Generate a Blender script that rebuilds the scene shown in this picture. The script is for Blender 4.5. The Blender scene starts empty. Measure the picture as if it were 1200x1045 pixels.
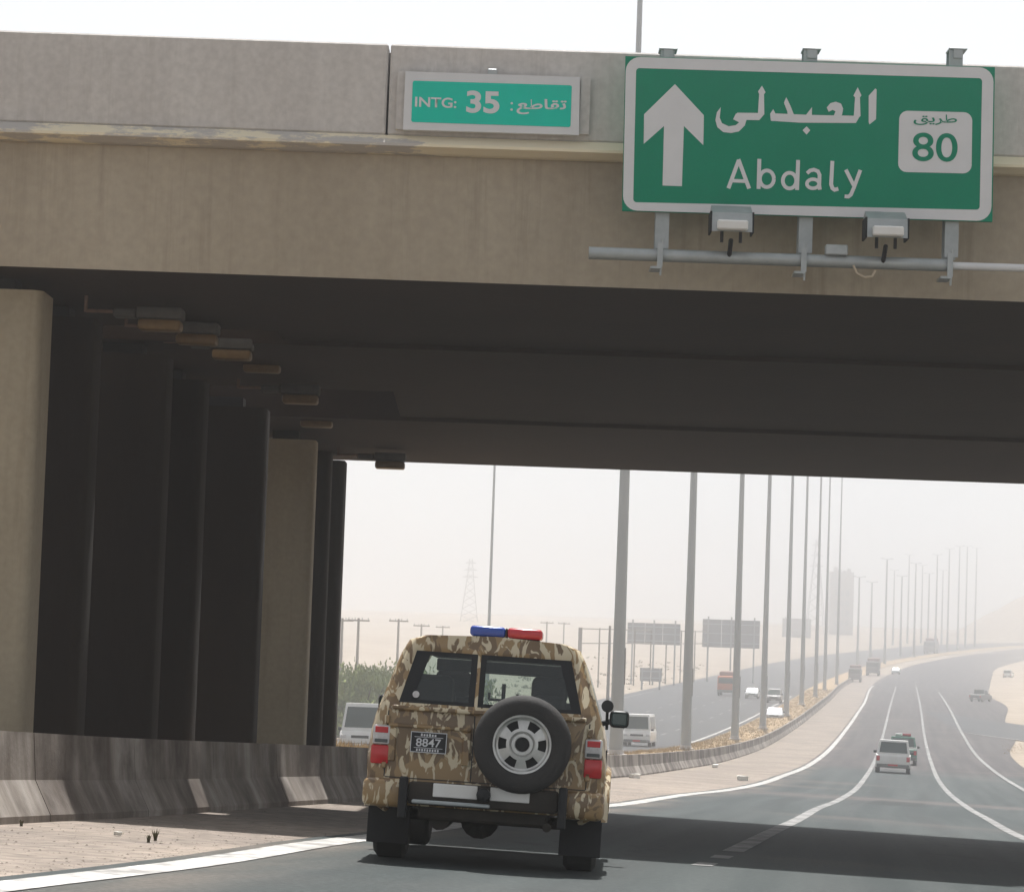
import bpy, bmesh, math, random
from mathutils import Vector, Matrix, noise as mnoise
random.seed(7)
SC = bpy.context.scene
COL = SC.collection
R = math.radians

# ------------------------------------------------------------------ camera, sky, sun, exposure
EYE = 1.35
FPX = 3430.0                      # focal length in photo pixels (1200 wide)
PITCH = math.atan(247.5/FPX)
ROLL = 0.035
_f = Vector((0, math.cos(PITCH), math.sin(PITCH)))
_u0 = Vector((0, -math.sin(PITCH), math.cos(PITCH)))
_r0 = Vector((1, 0, 0))
_r = _r0*math.cos(ROLL) + _u0*math.sin(ROLL)
_u = _u0*math.cos(ROLL) - _r0*math.sin(ROLL)
cam = bpy.data.cameras.new('camera')
cam.sensor_fit = 'HORIZONTAL'
cam.sensor_width = 36.0
cam.lens = 36.0*FPX/1200.0
cam.clip_start = 0.3
cam.clip_end = 9000
camo = bpy.data.objects.new('camera', cam)
COL.objects.link(camo)
mw = Matrix((_r, _u, -_f)).transposed().to_4x4()
mw.translation = Vector((0, 0, EYE))
camo.matrix_world = mw
SC.camera = camo

SUN_EL, SUN_AZ = 67.0, 3.0        # azimuth from +Y (behind the overpass) towards +X
w = bpy.data.worlds.new('World'); SC.world = w; w.use_nodes = True
nt = w.node_tree; nt.nodes.clear()
sky = nt.nodes.new('ShaderNodeTexSky'); sky.sky_type = 'NISHITA'; sky.sun_disc = False
sky.sun_elevation = R(SUN_EL); sky.sun_rotation = R(SUN_AZ)
sky.dust_density = 1.2; sky.air_density = 1.0; sky.ozone_density = 1.0; sky.altitude = 100
hs = nt.nodes.new('ShaderNodeHueSaturation'); hs.inputs['Saturation'].default_value = 0.12
bg = nt.nodes.new('ShaderNodeBackground'); bg.inputs['Strength'].default_value = 0.074
ow = nt.nodes.new('ShaderNodeOutputWorld')
nt.links.new(sky.outputs[0], hs.inputs['Color']); nt.links.new(hs.outputs[0], bg.inputs['Color'])
nt.links.new(bg.outputs[0], ow.inputs['Surface'])
sl = bpy.data.lights.new('sun', 'SUN'); sl.energy = 4.0; sl.angle = R(0.8); sl.color = (1.0, 0.975, 0.94)
so = bpy.data.objects.new('sun', sl); COL.objects.link(so)
sd = Vector((math.sin(R(SUN_AZ))*math.cos(R(SUN_EL)), math.cos(R(SUN_AZ))*math.cos(R(SUN_EL)), math.sin(R(SUN_EL))))
so.rotation_euler = sd.to_track_quat('Z', 'Y').to_euler(); so.location = (0, 0, 80)
SC.view_settings.view_transform = 'Standard'; SC.view_settings.look = 'None'
SC.view_settings.exposure = 1.05; SC.view_settings.gamma = 1.0; SC.view_settings.use_curve_mapping = False
SC.cycles.use_denoising = True
SC.cycles.volume_bounces = 5
SC.cycles.max_bounces = 8

# ------------------------------------------------------------------ helpers
def at(px, py, Y):
    """point of the place at distance Y that the photo shows at pixel (px, py)"""
    d = _f + _r*((px-600.0)/FPX) - _u*((py-522.5)/FPX)
    return Vector((0, 0, EYE)) + d*(Y/d.y)

def lerp_table(t, y):
    if y <= t[0][0]: return t[0][1] + (t[1][1]-t[0][1])/(t[1][0]-t[0][0])*(y-t[0][0])
    for (a, va), (b, vb) in zip(t, t[1:]):
        if y <= b: return va + (vb-va)*(y-a)/(b-a)
    (a, va), (b, vb) = t[-2], t[-1]
    return vb + (vb-va)/(b-a)*(y-b)

def smooth_table(t):
    """cubic Hermite through a table"""
    n = len(t); m = []
    for i in range(n):
        a = t[max(i-1, 0)]; b = t[min(i+1, n-1)]
        m.append((b[1]-a[1])/(b[0]-a[0]))
    def f(y):
        if y <= t[0][0]: return t[0][1] + m[0]*(y-t[0][0])
        if y >= t[-1][0]: return t[-1][1] + m[-1]*(y-t[-1][0])
        for i in range(n-1):
            if y <= t[i+1][0]:
                h = t[i+1][0]-t[i][0]; s = (y-t[i][0])/h
                return ((2*s**3-3*s**2+1)*t[i][1] + (s**3-2*s**2+s)*h*m[i]
                        + (-2*s**3+3*s**2)*t[i+1][1] + (s**3-s**2)*h*m[i+1])
    return f

def tag(o, label=None, cat=None, group=None, kind=None):
    if label: o['label'] = label
    if cat: o['category'] = cat
    if group: o['group'] = group
    if kind: o['kind'] = kind
    return o

def link(o, parent=None):
    COL.objects.link(o)
    if parent is not None: o.parent = parent
    return o

def empty(name, loc=(0, 0, 0), rz=0.0):
    o = bpy.data.objects.new(name, None); o.empty_display_size = 0.3
    o.location = loc; o.rotation_euler = (0, 0, rz)
    return link(o)

def obj(name, bm, mat, parent=None, smooth=False, sharp=40):
    bmesh.ops.recalc_face_normals(bm, faces=bm.faces[:])
    me = bpy.data.meshes.new(name); bm.to_mesh(me); bm.free()
    if smooth:
        me.polygons.foreach_set('use_smooth', [True]*len(me.polygons))
        me.set_sharp_from_angle(angle=R(sharp))
    for m in (mat if isinstance(mat, (list, tuple)) else [mat]): me.materials.append(m)
    return link(bpy.data.objects.new(name, me), parent)

def raw(name, verts, faces, mat, parent=None, smooth=False):
    me = bpy.data.meshes.new(name); me.from_pydata([tuple(v) for v in verts], [], faces); me.update()
    if smooth: me.polygons.foreach_set('use_smooth', [True]*len(me.polygons))
    for m in (mat if isinstance(mat, (list, tuple)) else [mat]): me.materials.append(m)
    return link(bpy.data.objects.new(name, me), parent)

def B(): return bmesh.new()

def box(bm, x0, x1, y0, y1, z0, z1, bev=0.0, seg=1, mat=None, mi=0):
    vs = [bm.verts.new((x, y, z)) for z in (z0, z1) for y in (y0, y1) for x in (x0, x1)]
    if mat is not None:
        for v in vs: v.co = mat @ v.co
    fs = [bm.faces.new([vs[i] for i in q]) for q in ((0, 2, 3, 1), (4, 5, 7, 6), (0, 1, 5, 4), (2, 6, 7, 3), (0, 4, 6, 2), (1, 3, 7, 5))]
    for f_ in fs: f_.material_index = mi
    if bev > 0:
        es = list({e for f_ in fs for e in f_.edges})
        bmesh.ops.bevel(bm, geom=es, offset=bev, segments=seg, affect='EDGES', profile=0.5)
    return bm

def tube(bm, p0, p1, r0, r1=None, n=10, cap=True):
    p0, p1 = Vector(p0), Vector(p1); r1 = r0 if r1 is None else r1
    ax = (p1-p0).normalized()
    s = ax.orthogonal().normalized(); t = ax.cross(s)
    a = [bm.verts.new(p0 + (s*math.cos(2*math.pi*i/n)+t*math.sin(2*math.pi*i/n))*r0) for i in range(n)]
    b = [bm.verts.new(p1 + (s*math.cos(2*math.pi*i/n)+t*math.sin(2*math.pi*i/n))*r1) for i in range(n)]
    for i in range(n): bm.faces.new((a[i], a[(i+1) % n], b[(i+1) % n], b[i]))
    if cap:
        bm.faces.new(a[::-1]); bm.faces.new(b)
    return bm

def lathe(bm, prof, axis='y', n=32, c=(0, 0, 0), closed=False, cap=True):
    """prof: (r, h) pairs turned about the axis through c"""
    c = Vector(c); rings = []
    for r, h in prof:
        ring = []
        for i in range(n):
            a = 2*math.pi*i/n; p, q = r*math.cos(a), r*math.sin(a)
            co = {'y': (p, h, q), 'x': (h, p, q), 'z': (p, q, h)}[axis]
            ring.append(bm.verts.new(c + Vector(co)))
        rings.append(ring)
    pairs = list(zip(rings, rings[1:])) + ([(rings[-1], rings[0])] if closed else [])
    for a, b in pairs:
        for i in range(n): bm.faces.new((a[i], a[(i+1) % n], b[(i+1) % n], b[i]))
    if not closed and cap:
        bm.faces.new(rings[0][::-1]); bm.faces.new(rings[-1])
    return bm

def prism(bm, pts, d0, d1, f=lambda u, v, d: (d, u, v)):
    """polygon (u, v) pushed from d0 to d1"""
    a = [bm.verts.new(f(u, v, d0)) for u, v in pts]; b = [bm.verts.new(f(u, v, d1)) for u, v in pts]
    n = len(pts)
    bm.faces.new(a[::-1]); bm.faces.new(b)
    for i in range(n): bm.faces.new((a[i], a[(i+1) % n], b[(i+1) % n], b[i]))
    return bm

# ------------------------------------------------------------------ materials
def mat(name, base, rough=0.85, var=None, scale=3.0, amount=0.5, bump=0.0, bscale=40.0, metal=0.0, spec=0.3,
        stretch=(1, 1, 1), detail=6.0, coat=0.0, fine=0.0, fscale=60.0, streak=0.0):
    m = bpy.data.materials.new(name); m.use_nodes = True
    t = m.node_tree; b = t.nodes['Principled BSDF']
    b.inputs['Base Color'].default_value = (*base, 1); b.inputs['Roughness'].default_value = rough
    b.inputs['Metallic'].default_value = metal; b.inputs['Specular IOR Level'].default_value = spec
    b.inputs['Coat Weight'].default_value = coat
    tc = t.nodes.new('ShaderNodeTexCoord'); mp = t.nodes.new('ShaderNodeMapping'); mp.inputs['Scale'].default_value = stretch
    t.links.new(tc.outputs['Object'], mp.inputs['Vector'])
    last = None
    if var is not None:
        n = t.nodes.new('ShaderNodeTexNoise'); n.inputs['Scale'].default_value = scale; n.inputs['Detail'].default_value = detail
        n.inputs['Roughness'].default_value = 0.6
        t.links.new(mp.outputs[0], n.inputs['Vector'])
        cr = t.nodes.new('ShaderNodeValToRGB')
        cr.color_ramp.elements[0].position = 0.5-0.25*amount; cr.color_ramp.elements[1].position = 0.5+0.25*amount
        cr.color_ramp.elements[0].color = (*var, 1); cr.color_ramp.elements[1].color = (*base, 1)
        t.links.new(n.outputs[0], cr.inputs[0]); last = cr.outputs[0]
        if fine > 0:
            n2 = t.nodes.new('ShaderNodeTexNoise'); n2.inputs['Scale'].default_value = fscale; n2.inputs['Detail'].default_value = 4
            t.links.new(tc.outputs['Object'], n2.inputs['Vector'])
            mr = t.nodes.new('ShaderNodeMapRange'); mr.inputs['From Min'].default_value = 0.3; mr.inputs['From Max'].default_value = 0.7
            mr.inputs['To Min'].default_value = 1-fine; mr.inputs['To Max'].default_value = 1+fine
            t.links.new(n2.outputs[0], mr.inputs[0])
            mx = t.nodes.new('ShaderNodeVectorMath'); mx.operation = 'SCALE'
            t.links.new(last, mx.inputs[0]); t.links.new(mr.outputs[0], mx.inputs['Scale']); last = mx.outputs[0]
        if streak > 0:
            # rain and rust runs down the face
            m3 = t.nodes.new('ShaderNodeMapping'); m3.inputs['Scale'].default_value = (3.2, 1, 0.16)
            n3 = t.nodes.new('ShaderNodeTexNoise'); n3.inputs['Scale'].default_value = 1.6; n3.inputs['Detail'].default_value = 7; n3.inputs['Roughness'].default_value = 0.7
            t.links.new(tc.outputs['Object'], m3.inputs['Vector']); t.links.new(m3.outputs[0], n3.inputs['Vector'])
            n4 = t.nodes.new('ShaderNodeTexNoise'); n4.inputs['Scale'].default_value = 0.35; n4.inputs['Detail'].default_value = 3
            t.links.new(tc.outputs['Object'], n4.inputs['Vector'])
            mu = t.nodes.new('ShaderNodeMath'); mu.operation = 'MULTIPLY'
            r3 = t.nodes.new('ShaderNodeMapRange'); r3.inputs['From Min'].default_value = 0.52; r3.inputs['From Max'].default_value = 0.72; r3.inputs['To Max'].default_value = streak
            r4 = t.nodes.new('ShaderNodeMapRange'); r4.inputs['From Min'].default_value = 0.4; r4.inputs['From Max'].default_value = 0.6; r4.inputs['To Min'].default_value = 0.25
            t.links.new(n3.outputs[0], r3.inputs[0]); t.links.new(n4.outputs[0], r4.inputs[0])
            t.links.new(r3.outputs[0], mu.inputs[0]); t.links.new(r4.outputs[0], mu.inputs[1])
            mk = t.nodes.new('ShaderNodeMix'); mk.data_type = 'RGBA'; mk.inputs[7].default_value = (base[0]*.45, base[1]*.42, base[2]*.38, 1)
            t.links.new(mu.outputs[0], mk.inputs[0]); t.links.new(last, mk.inputs[6]); last = mk.outputs[2]
        t.links.new(last, b.inputs['Base Color'])
    if bump > 0:
        nb = t.nodes.new('ShaderNodeTexNoise'); nb.inputs['Scale'].default_value = bscale; nb.inputs['Detail'].default_value = 5
        t.links.new(mp.outputs[0], nb.inputs['Vector'])
        bu = t.nodes.new('ShaderNodeBump'); bu.inputs['Strength'].default_value = bump; bu.inputs['Distance'].default_value = 0.02
        t.links.new(nb.outputs[0], bu.inputs['Height']); t.links.new(bu.outputs[0], b.inputs['Normal'])
    return m

def glass(name, tint, mixg=0.12, rough=0.03):
    m = bpy.data.materials.new(name); m.use_nodes = True; t = m.node_tree; t.nodes.clear()
    o = t.nodes.new('ShaderNodeOutputMaterial'); tr = t.nodes.new('ShaderNodeBsdfTransparent'); tr.inputs[0].default_value = (*tint, 1)
    g = t.nodes.new('ShaderNodeBsdfGlossy'); g.inputs['Roughness'].default_value = rough; g.inputs[0].default_value = (0.9, 0.95, 0.95, 1)
    fr = t.nodes.new('ShaderNodeFresnel'); fr.inputs[0].default_value = 1.45
    ad = t.nodes.new('ShaderNodeMath'); ad.operation = 'ADD'; ad.inputs[1].default_value = mixg
    mx = t.nodes.new('ShaderNodeMixShader')
    t.links.new(fr.outputs[0], ad.inputs[0]); t.links.new(ad.outputs[0], mx.inputs[0])
    t.links.new(tr.outputs[0], mx.inputs[1]); t.links.new(g.outputs[0], mx.inputs[2]); t.links.new(mx.outputs[0], o.inputs[0])
    return m

M = {}
M['sand'] = mat('sand', (0.33, 0.275, 0.215), 0.95, (0.24, 0.19, 0.14), 0.05, 0.9, 0.4, 3.0, fine=0.18, fscale=0.6)
M['dust'] = mat('dusty_shoulder', (0.265, 0.22, 0.18), 0.95, (0.15, 0.128, 0.112), 0.3, 0.8, 0.6, 5.0, fine=0.3, fscale=5.0)
M['soil'] = mat('median_soil', (0.35, 0.25, 0.14), 0.95, (0.26, 0.185, 0.11), 0.5, 0.9, 0.5, 6.0, fine=0.15, fscale=5.0)
M['oldasphalt'] = mat('old_asphalt', (0.060, 0.062, 0.065), 0.9, (0.045, 0.047, 0.05), 0.12, 0.8, 0.4, 12.0, stretch=(1, 0.15, 1), fine=0.12, fscale=2.0)
M['concrete'] = mat('concrete', (0.58, 0.557, 0.535), 0.9, (0.47, 0.445, 0.425), 0.8, 1.0, 0.25, 14.0, stretch=(1.6, 1, 0.35), fine=0.08, fscale=14, streak=0.45)
M['girder'] = mat('painted_concrete', (0.41, 0.36, 0.285), 0.9, (0.315, 0.268, 0.205), 0.7, 1.0, 0.2, 14.0, stretch=(1.3, 1, 0.35), fine=0.07, fscale=9, streak=0.5)
M['soffit'] = mat('shaded_soffit_concrete', (0.032, 0.0185, 0.013), 0.95, (0.020, 0.012, 0.0085), 0.4, 0.9, 0.2, 10.0)  # shade below the decks put into this near-black colour
M['column'] = mat('column_concrete', (0.37, 0.325, 0.245), 0.9, (0.29, 0.25, 0.185), 0.9, 0.9, 0.25, 12.0, stretch=(1, 1, 0.4), fine=0.06, fscale=14, streak=0.4)
M['shadecol'] = mat('shaded_column_concrete', (0.022, 0.0155, 0.0125), 0.95, (0.013, 0.0095, 0.008), 0.9, 0.9, 0.25, 12.0, stretch=(1, 1, 0.3))  # column concrete darkened, shade under the overpass painted in
M['galv'] = mat('galvanised_steel', (0.42, 0.45, 0.46), 0.5, (0.33, 0.36, 0.37), 6.0, 0.8, metal=0.35)
M['lampgrey'] = mat('shaded_lamp_metal', (0.09, 0.09, 0.09), 0.8, (0.055, 0.055, 0.055), 6.0, 0.9)  # housing grey darkened to carry the shade under the deck
M['polegrey'] = mat('pole_grey', (0.38, 0.40, 0.405), 0.6, (0.32, 0.34, 0.345), 1.5, 0.9, metal=0.15, stretch=(1, 1, 0.2))
M['dark'] = mat('dark_rubber', (0.018, 0.018, 0.02), 0.7)
M['black'] = mat('black_plastic', (0.012, 0.013, 0.015), 0.45)
M['tyre'] = mat('tyre_rubber', (0.030, 0.030, 0.031), 0.85, (0.045, 0.042, 0.04), 5.0, 0.9, 0.2, 60)
M['under'] = mat('underbody_dirt', (0.03, 0.027, 0.024), 0.9, (0.05, 0.042, 0.035), 6.0, 0.8)
M['rim'] = mat('steel_rim', (0.62, 0.62, 0.60), 0.35, (0.45, 0.45, 0.44), 9.0, 0.7, metal=0.55, spec=0.5)
M['chrome'] = mat('chrome', (0.75, 0.76, 0.77), 0.12, metal=1.0)
M['white'] = mat('white_paint', (0.72, 0.72, 0.71), 0.35, (0.62, 0.61, 0.58), 2.0, 0.9, spec=0.5, coat=0.3)
M['silver'] = mat('silver_paint', (0.38, 0.40, 0.42), 0.35, (0.33, 0.34, 0.35), 2.0, 0.9, spec=0.5)
M['greenpaint'] = mat('green_paint', (0.03, 0.16, 0.11), 0.4, (0.05, 0.17, 0.12), 2.0, 0.9, spec=0.5)
M['orangepaint'] = mat('orange_paint', (0.60, 0.17, 0.04), 0.5, (0.42, 0.12, 0.05), 1.5, 0.9)
M['greypaint'] = mat('grey_paint', (0.10, 0.105, 0.11), 0.4, (0.13, 0.125, 0.12), 2.0, 0.9, spec=0.5)
M['maroon'] = mat('maroon_cargo', (0.22, 0.10, 0.08), 0.7, (0.16, 0.09, 0.08), 1.5, 0.9)
M['signgreen'] = mat('sign_green_sheeting', (0.0008, 0.235, 0.135), 0.8, (0.0008, 0.210, 0.122), 1.2, 0.9, spec=0.08, fine=0.03, fscale=40)
M['signteal'] = mat('sign_turquoise_sheeting', (0.001, 0.56, 0.43), 0.8, (0.002, 0.52, 0.395), 3.0, 0.9, spec=0.08)
M['signwhite'] = mat('sign_white_sheeting', (0.66, 0.67, 0.69), 0.6, (0.60, 0.61, 0.63), 2.5, 0.9, spec=0.4)
M['signback'] = mat('sign_back_aluminium', (0.27, 0.27, 0.275), 0.6, (0.22, 0.22, 0.225), 0.7, 0.9, metal=0.2)
M['wood'] = mat('weathered_wood', (0.16, 0.13, 0.105), 0.9, (0.11, 0.09, 0.075), 3.0, 0.9, stretch=(1, 1, 0.1))
M['redlens'] = mat('red_lens', (0.55, 0.012, 0.018), 0.2, (0.42, 0.01, 0.012), 14.0, 0.9, spec=0.6)
M['bluelens'] = mat('blue_lens', (0.010, 0.045, 0.30), 0.2, (0.012, 0.06, 0.36), 14.0, 0.9, spec=0.6)
M['redbar'] = mat('red_beacon', (0.40, 0.015, 0.03), 0.2, (0.34, 0.012, 0.02), 14.0, 0.9, spec=0.6)
M['clearlens'] = mat('clear_lens', (0.62, 0.62, 0.62), 0.2, (0.45, 0.42, 0.42), 30.0, 0.8, spec=0.6)
M['amber'] = mat('amber_lens', (0.17, 0.105, 0.035), 0.5, (0.12, 0.07, 0.022), 8.0, 0.9, spec=0.5)
M['carglass'] = mat('dark_glass', (0.02, 0.045, 0.042), 0.08, spec=0.7)
M['clearglass'] = glass('clear_glass', (0.40, 0.50, 0.465), 0.03)
M['tintglass'] = glass('tinted_glass', (0.33, 0.40, 0.38), 0.05)
M['seat'] = mat('seat_cloth', (0.05, 0.05, 0.052), 0.9, (0.07, 0.065, 0.06), 12, 0.9)
M['trim'] = mat('grey_trim', (0.10, 0.11, 0.11), 0.8)
M['plate'] = mat('plate_black', (0.015, 0.016, 0.02), 0.4)
M['numeral'] = mat('numeral_white', (0.60, 0.61, 0.63), 0.5)
M['leaf'] = mat('tamarisk_leaf', (0.23, 0.26, 0.075), 0.85, (0.14, 0.175, 0.048), 0.9, 0.9, detail=3)
M['bark'] = mat('bark', (0.12, 0.09, 0.06), 0.95, (0.08, 0.06, 0.045), 8, 0.9)
M['drygrass'] = mat('dry_grass', (0.33, 0.235, 0.115), 0.95, (0.25, 0.185, 0.10), 0.6, 0.9)
M['scrub'] = mat('desert_scrub', (0.27, 0.21, 0.14), 0.95, (0.21, 0.17, 0.11), 0.3, 0.9)
M['weed'] = mat('weed', (0.09, 0.075, 0.035), 0.9, (0.06, 0.06, 0.03), 4.0, 0.9)
M['litter'] = mat('litter_white', (0.75, 0.74, 0.70), 0.7, (0.62, 0.60, 0.55), 9.0, 0.9)
M['tower'] = mat('tower_render', (0.46, 0.45, 0.44), 0.9, (0.40, 0.39, 0.385), 0.4, 0.9)
M['bracketrust'] = mat('rusty_bracket', (0.20, 0.12, 0.09), 0.8, (0.14, 0.10, 0.08), 9.0, 0.9)
M['cable'] = mat('pale_cable', (0.5, 0.42, 0.32), 0.7)

def asphalt_material():
    m = bpy.data.materials.new('asphalt'); m.use_nodes = True; t = m.node_tree; b = t.nodes['Principled BSDF']
    b.inputs['Roughness'].default_value = 0.85; b.inputs['Specular IOR Level'].default_value = 0.25
    N = t.nodes.new; K = t.links.new
    tc = N('ShaderNodeTexCoord'); sx = N('ShaderNodeSeparateXYZ'); K(tc.outputs['Object'], sx.inputs[0])
    la = N('ShaderNodeAttribute'); la.attribute_name = 'lateral'
    lane = N('ShaderNodeCombineXYZ'); K(la.outputs['Fac'], lane.inputs[0]); K(sx.outputs['Y'], lane.inputs[1])   # across, along the road
    def math_(op, a, b_=None, c=None):
        n = N('ShaderNodeMath'); n.operation = op
        for i_, v in enumerate((a, b_, c)):
            if v is None: continue
            if isinstance(v, (int, float)): n.inputs[i_].default_value = v
            else: K(v, n.inputs[i_])
        return n.outputs[0]
    def noise(scale, det, vec=None, st=(1, 1, 1)):
        n = N('ShaderNodeTexNoise'); n.inputs['Scale'].default_value = scale; n.inputs['Detail'].default_value = det
        mp = N('ShaderNodeMapping'); mp.inputs['Scale'].default_value = st
        K(vec or tc.outputs['Object'], mp.inputs['Vector']); K(mp.outputs[0], n.inputs['Vector']); return n.outputs[0]
    def rng(v, a, b_, c, d):
        n = N('ShaderNodeMapRange'); n.interpolation_type = 'SMOOTHSTEP'
        for k_, q in zip(('From Min', 'From Max', 'To Min', 'To Max'), (a, b_, c, d)): n.inputs[k_].default_value = q
        K(v, n.inputs[0]); return n.outputs[0]
    def mix(f, a, b_):
        n = N('ShaderNodeMix'); n.data_type = 'RGBA'
        if isinstance(f, (int, float)): n.inputs[0].default_value = f
        else: K(f, n.inputs[0])
        for i_, v in ((6, a), (7, b_)):
            if isinstance(v, tuple): n.inputs[i_].default_value = (*v, 1)
            else: K(v, n.inputs[i_])
        return n.outputs[2]
    # resurfaced length nearer, pinkish worn asphalt beyond about 165 m
    sec = rng(math_('MULTIPLY_ADD', noise(0.25, 5), 10.0, sx.outputs['Y']), 166, 182, 0, 1)
    st = noise(1.0, 6, lane.outputs[0], (1.5, 0.03, 1))
    near = mix(rng(st, 0.3, 0.7, 0, 1), (0.029, 0.0375, 0.038), (0.049, 0.058, 0.0575))
    far = mix(rng(st, 0.3, 0.7, 0, 1), (0.044, 0.040, 0.041), (0.072, 0.064, 0.063))
    c = mix(sec, near, far)
    # wheel tracks polished dark, an oil strip between them
    ph = math_('FRACT', math_('DIVIDE', math_('ADD', la.outputs['Fac'], 0.1), 3.75))
    tr1 = rng(math_('ABSOLUTE', math_('SUBTRACT', ph, 0.27)), 0.02, 0.13, 1, 0); tr2 = rng(math_('ABSOLUTE', math_('SUBTRACT', ph, 0.75)), 0.02, 0.13, 1, 0)
    oil = rng(math_('ABSOLUTE', math_('SUBTRACT', ph, 0.51)), 0.0, 0.07, 1, 0)
    wear = math_('MULTIPLY', math_('ADD', math_('ADD', tr1, tr2), math_('MULTIPLY', oil, 0.7)), rng(noise(0.5, 4, lane.outputs[0], (0.6, 0.05, 1)), 0.35, 0.65, 0.05, 0.42))
    c = mix(wear, c, (0.030, 0.031, 0.032))
    # blown sand along the left edge and in drifts
    edge = math_('MULTIPLY', rng(la.outputs['Fac'], 0.1, 1.4, 1, 0), rng(noise(0.6, 6, lane.outputs[0], (1, 0.25, 1)), 0.4, 0.65, 0, 0.6))
    c = mix(edge, c, (0.16, 0.13, 0.107))
    c = mix(rng(noise(0.09, 8), 0.54, 0.74, 0, 0.4), c, (0.115, 0.095, 0.086))
    # an old trench patch across the lanes and a dark square repair
    tren = math_('MULTIPLY', rng(math_('ABSOLUTE', math_('SUBTRACT', math_('MULTIPLY_ADD', noise(0.8, 3), 1.2, sx.outputs['Y']), 97.5)), 2.2, 3.0, 0.55, 0), rng(noise(0.7, 4), 0.3, 0.5, 0.3, 1))
    c = mix(tren, c, (0.105, 0.088, 0.083))
    rep_ = math_('MULTIPLY', rng(math_('ABSOLUTE', math_('SUBTRACT', sx.outputs['Y'], 92.0)), 3.5, 4.0, 0.7, 0), rng(math_('ABSOLUTE', math_('SUBTRACT', la.outputs['Fac'], 5.7)), 0.75, 0.9, 1, 0))
    c = mix(rep_, c, (0.022, 0.027, 0.027))
    # cracks
    vo = N('ShaderNodeTexVoronoi'); vo.feature = 'DISTANCE_TO_EDGE'; vo.inputs['Scale'].default_value = 0.22
    wv = N('ShaderNodeMix'); wv.data_type = 'VECTOR'; wv.inputs[0].default_value = 0.25
    nz = N('ShaderNodeTexNoise'); nz.inputs['Scale'].default_value = 0.7; nz.inputs['Detail'].default_value = 5; K(tc.outputs['Object'], nz.inputs['Vector'])
    vm = N('ShaderNodeVectorMath'); vm.operation = 'MULTIPLY_ADD'; vm.inputs[1].default_value = (3, 3, 0); K(nz.outputs[1], vm.inputs[0]); K(tc.outputs['Object'], vm.inputs[2])
    K(vm.outputs[0], vo.inputs['Vector'])
    crack = math_('MULTIPLY', rng(vo.outputs['Distance'], 0.004, 0.012, 0.75, 0), rng(noise(0.12, 3), 0.45, 0.6, 0, 1))
    c = mix(crack, c, (0.015, 0.015, 0.016))
    g = noise(22, 3)
    vs = N('ShaderNodeVectorMath'); vs.operation = 'SCALE'; K(c, vs.inputs[0]); K(rng(g, 0.3, 0.7, 0.8, 1.2), vs.inputs['Scale'])
    K(vs.outputs[0], b.inputs['Base Color'])
    bu = N('ShaderNodeBump'); bu.inputs['Strength'].default_value = 0.3; bu.inputs['Distance'].default_value = 0.01
    K(g, bu.inputs['Height']); K(bu.outputs[0], b.inputs['Normal'])
    return m
M['asphalt'] = asphalt_material()

def paint_line_material():
    m = mat('road_paint', (0.50, 0.495, 0.475), 0.85, (0.20, 0.19, 0.18), 1.6, 0.7, fine=0.35, fscale=7.0)
    return m
M['line'] = paint_line_material()
M['worn'] = mat('worn_road_paint', (0.29, 0.287, 0.28), 0.85, (0.10, 0.10, 0.099), 0.9, 0.8, fine=0.35, fscale=6.0)

def barrier_material():
    m = bpy.data.materials.new('barrier_concrete'); m.use_nodes = True; t = m.node_tree; b = t.nodes['Principled BSDF']
    b.inputs['Roughness'].default_value = 0.9; b.inputs['Specular IOR Level'].default_value = 0.2
    tc = t.nodes.new('ShaderNodeTexCoord')
    mp = t.nodes.new('ShaderNodeMapping'); mp.inputs['Scale'].default_value = (0.3, 1.0, 0.16)
    t.links.new(tc.outputs['Object'], mp.inputs['Vector'])
    n = t.nodes.new('ShaderNodeTexNoise'); n.inputs['Scale'].default_value = 1.3; n.inputs['Detail'].default_value = 6; n.inputs['Roughness'].default_value = 0.65
    t.links.new(mp.outputs[0], n.inputs['Vector'])
    cr = t.nodes.new('ShaderNodeValToRGB'); e = cr.color_ramp.elements
    e[0].position = 0.34; e[0].color = (0.13, 0.108, 0.094, 1); e[1].position = 0.64; e[1].color = (0.38, 0.35, 0.32, 1)
    e2 = e.new(0.48); e2.color = (0.24, 0.213, 0.188, 1)
    t.links.new(n.outputs[0], cr.inputs[0])
    n2 = t.nodes.new('ShaderNodeTexNoise'); n2.inputs['Scale'].default_value = 0.55; n2.inputs['Detail'].default_value = 7; n2.inputs['Roughness'].default_value = 0.6
    t.links.new(tc.outputs['Object'], n2.inputs['Vector'])
    m2 = t.nodes.new('ShaderNodeMapRange'); m2.inputs['From Min'].default_value = 0.44; m2.inputs['From Max'].default_value = 0.60; m2.inputs['To Max'].default_value = 0.82
    t.links.new(n2.outputs[0], m2.inputs[0])
    mxs = t.nodes.new('ShaderNodeMix'); mxs.data_type = 'RGBA'; mxs.inputs[7].default_value = (0.062, 0.048, 0.041, 1)
    t.links.new(m2.outputs[0], mxs.inputs[0]); t.links.new(cr.outputs[0], mxs.inputs[6])
    t.links.new(mxs.outputs[2], b.inputs['Base Color'])
    nb = t.nodes.new('ShaderNodeTexNoise'); nb.inputs['Scale'].default_value = 18; nb.inputs['Detail'].default_value = 4
    t.links.new(tc.outputs['Object'], nb.inputs['Vector'])
    bu = t.nodes.new('ShaderNodeBump'); bu.inputs['Strength'].default_value = 0.3; bu.inputs['Distance'].default_value = 0.01
    t.links.new(nb.outputs[0], bu.inputs['Height']); t.links.new(bu.outputs[0], b.inputs['Normal'])
    return m
M['barrier'] = barrier_material()

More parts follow.
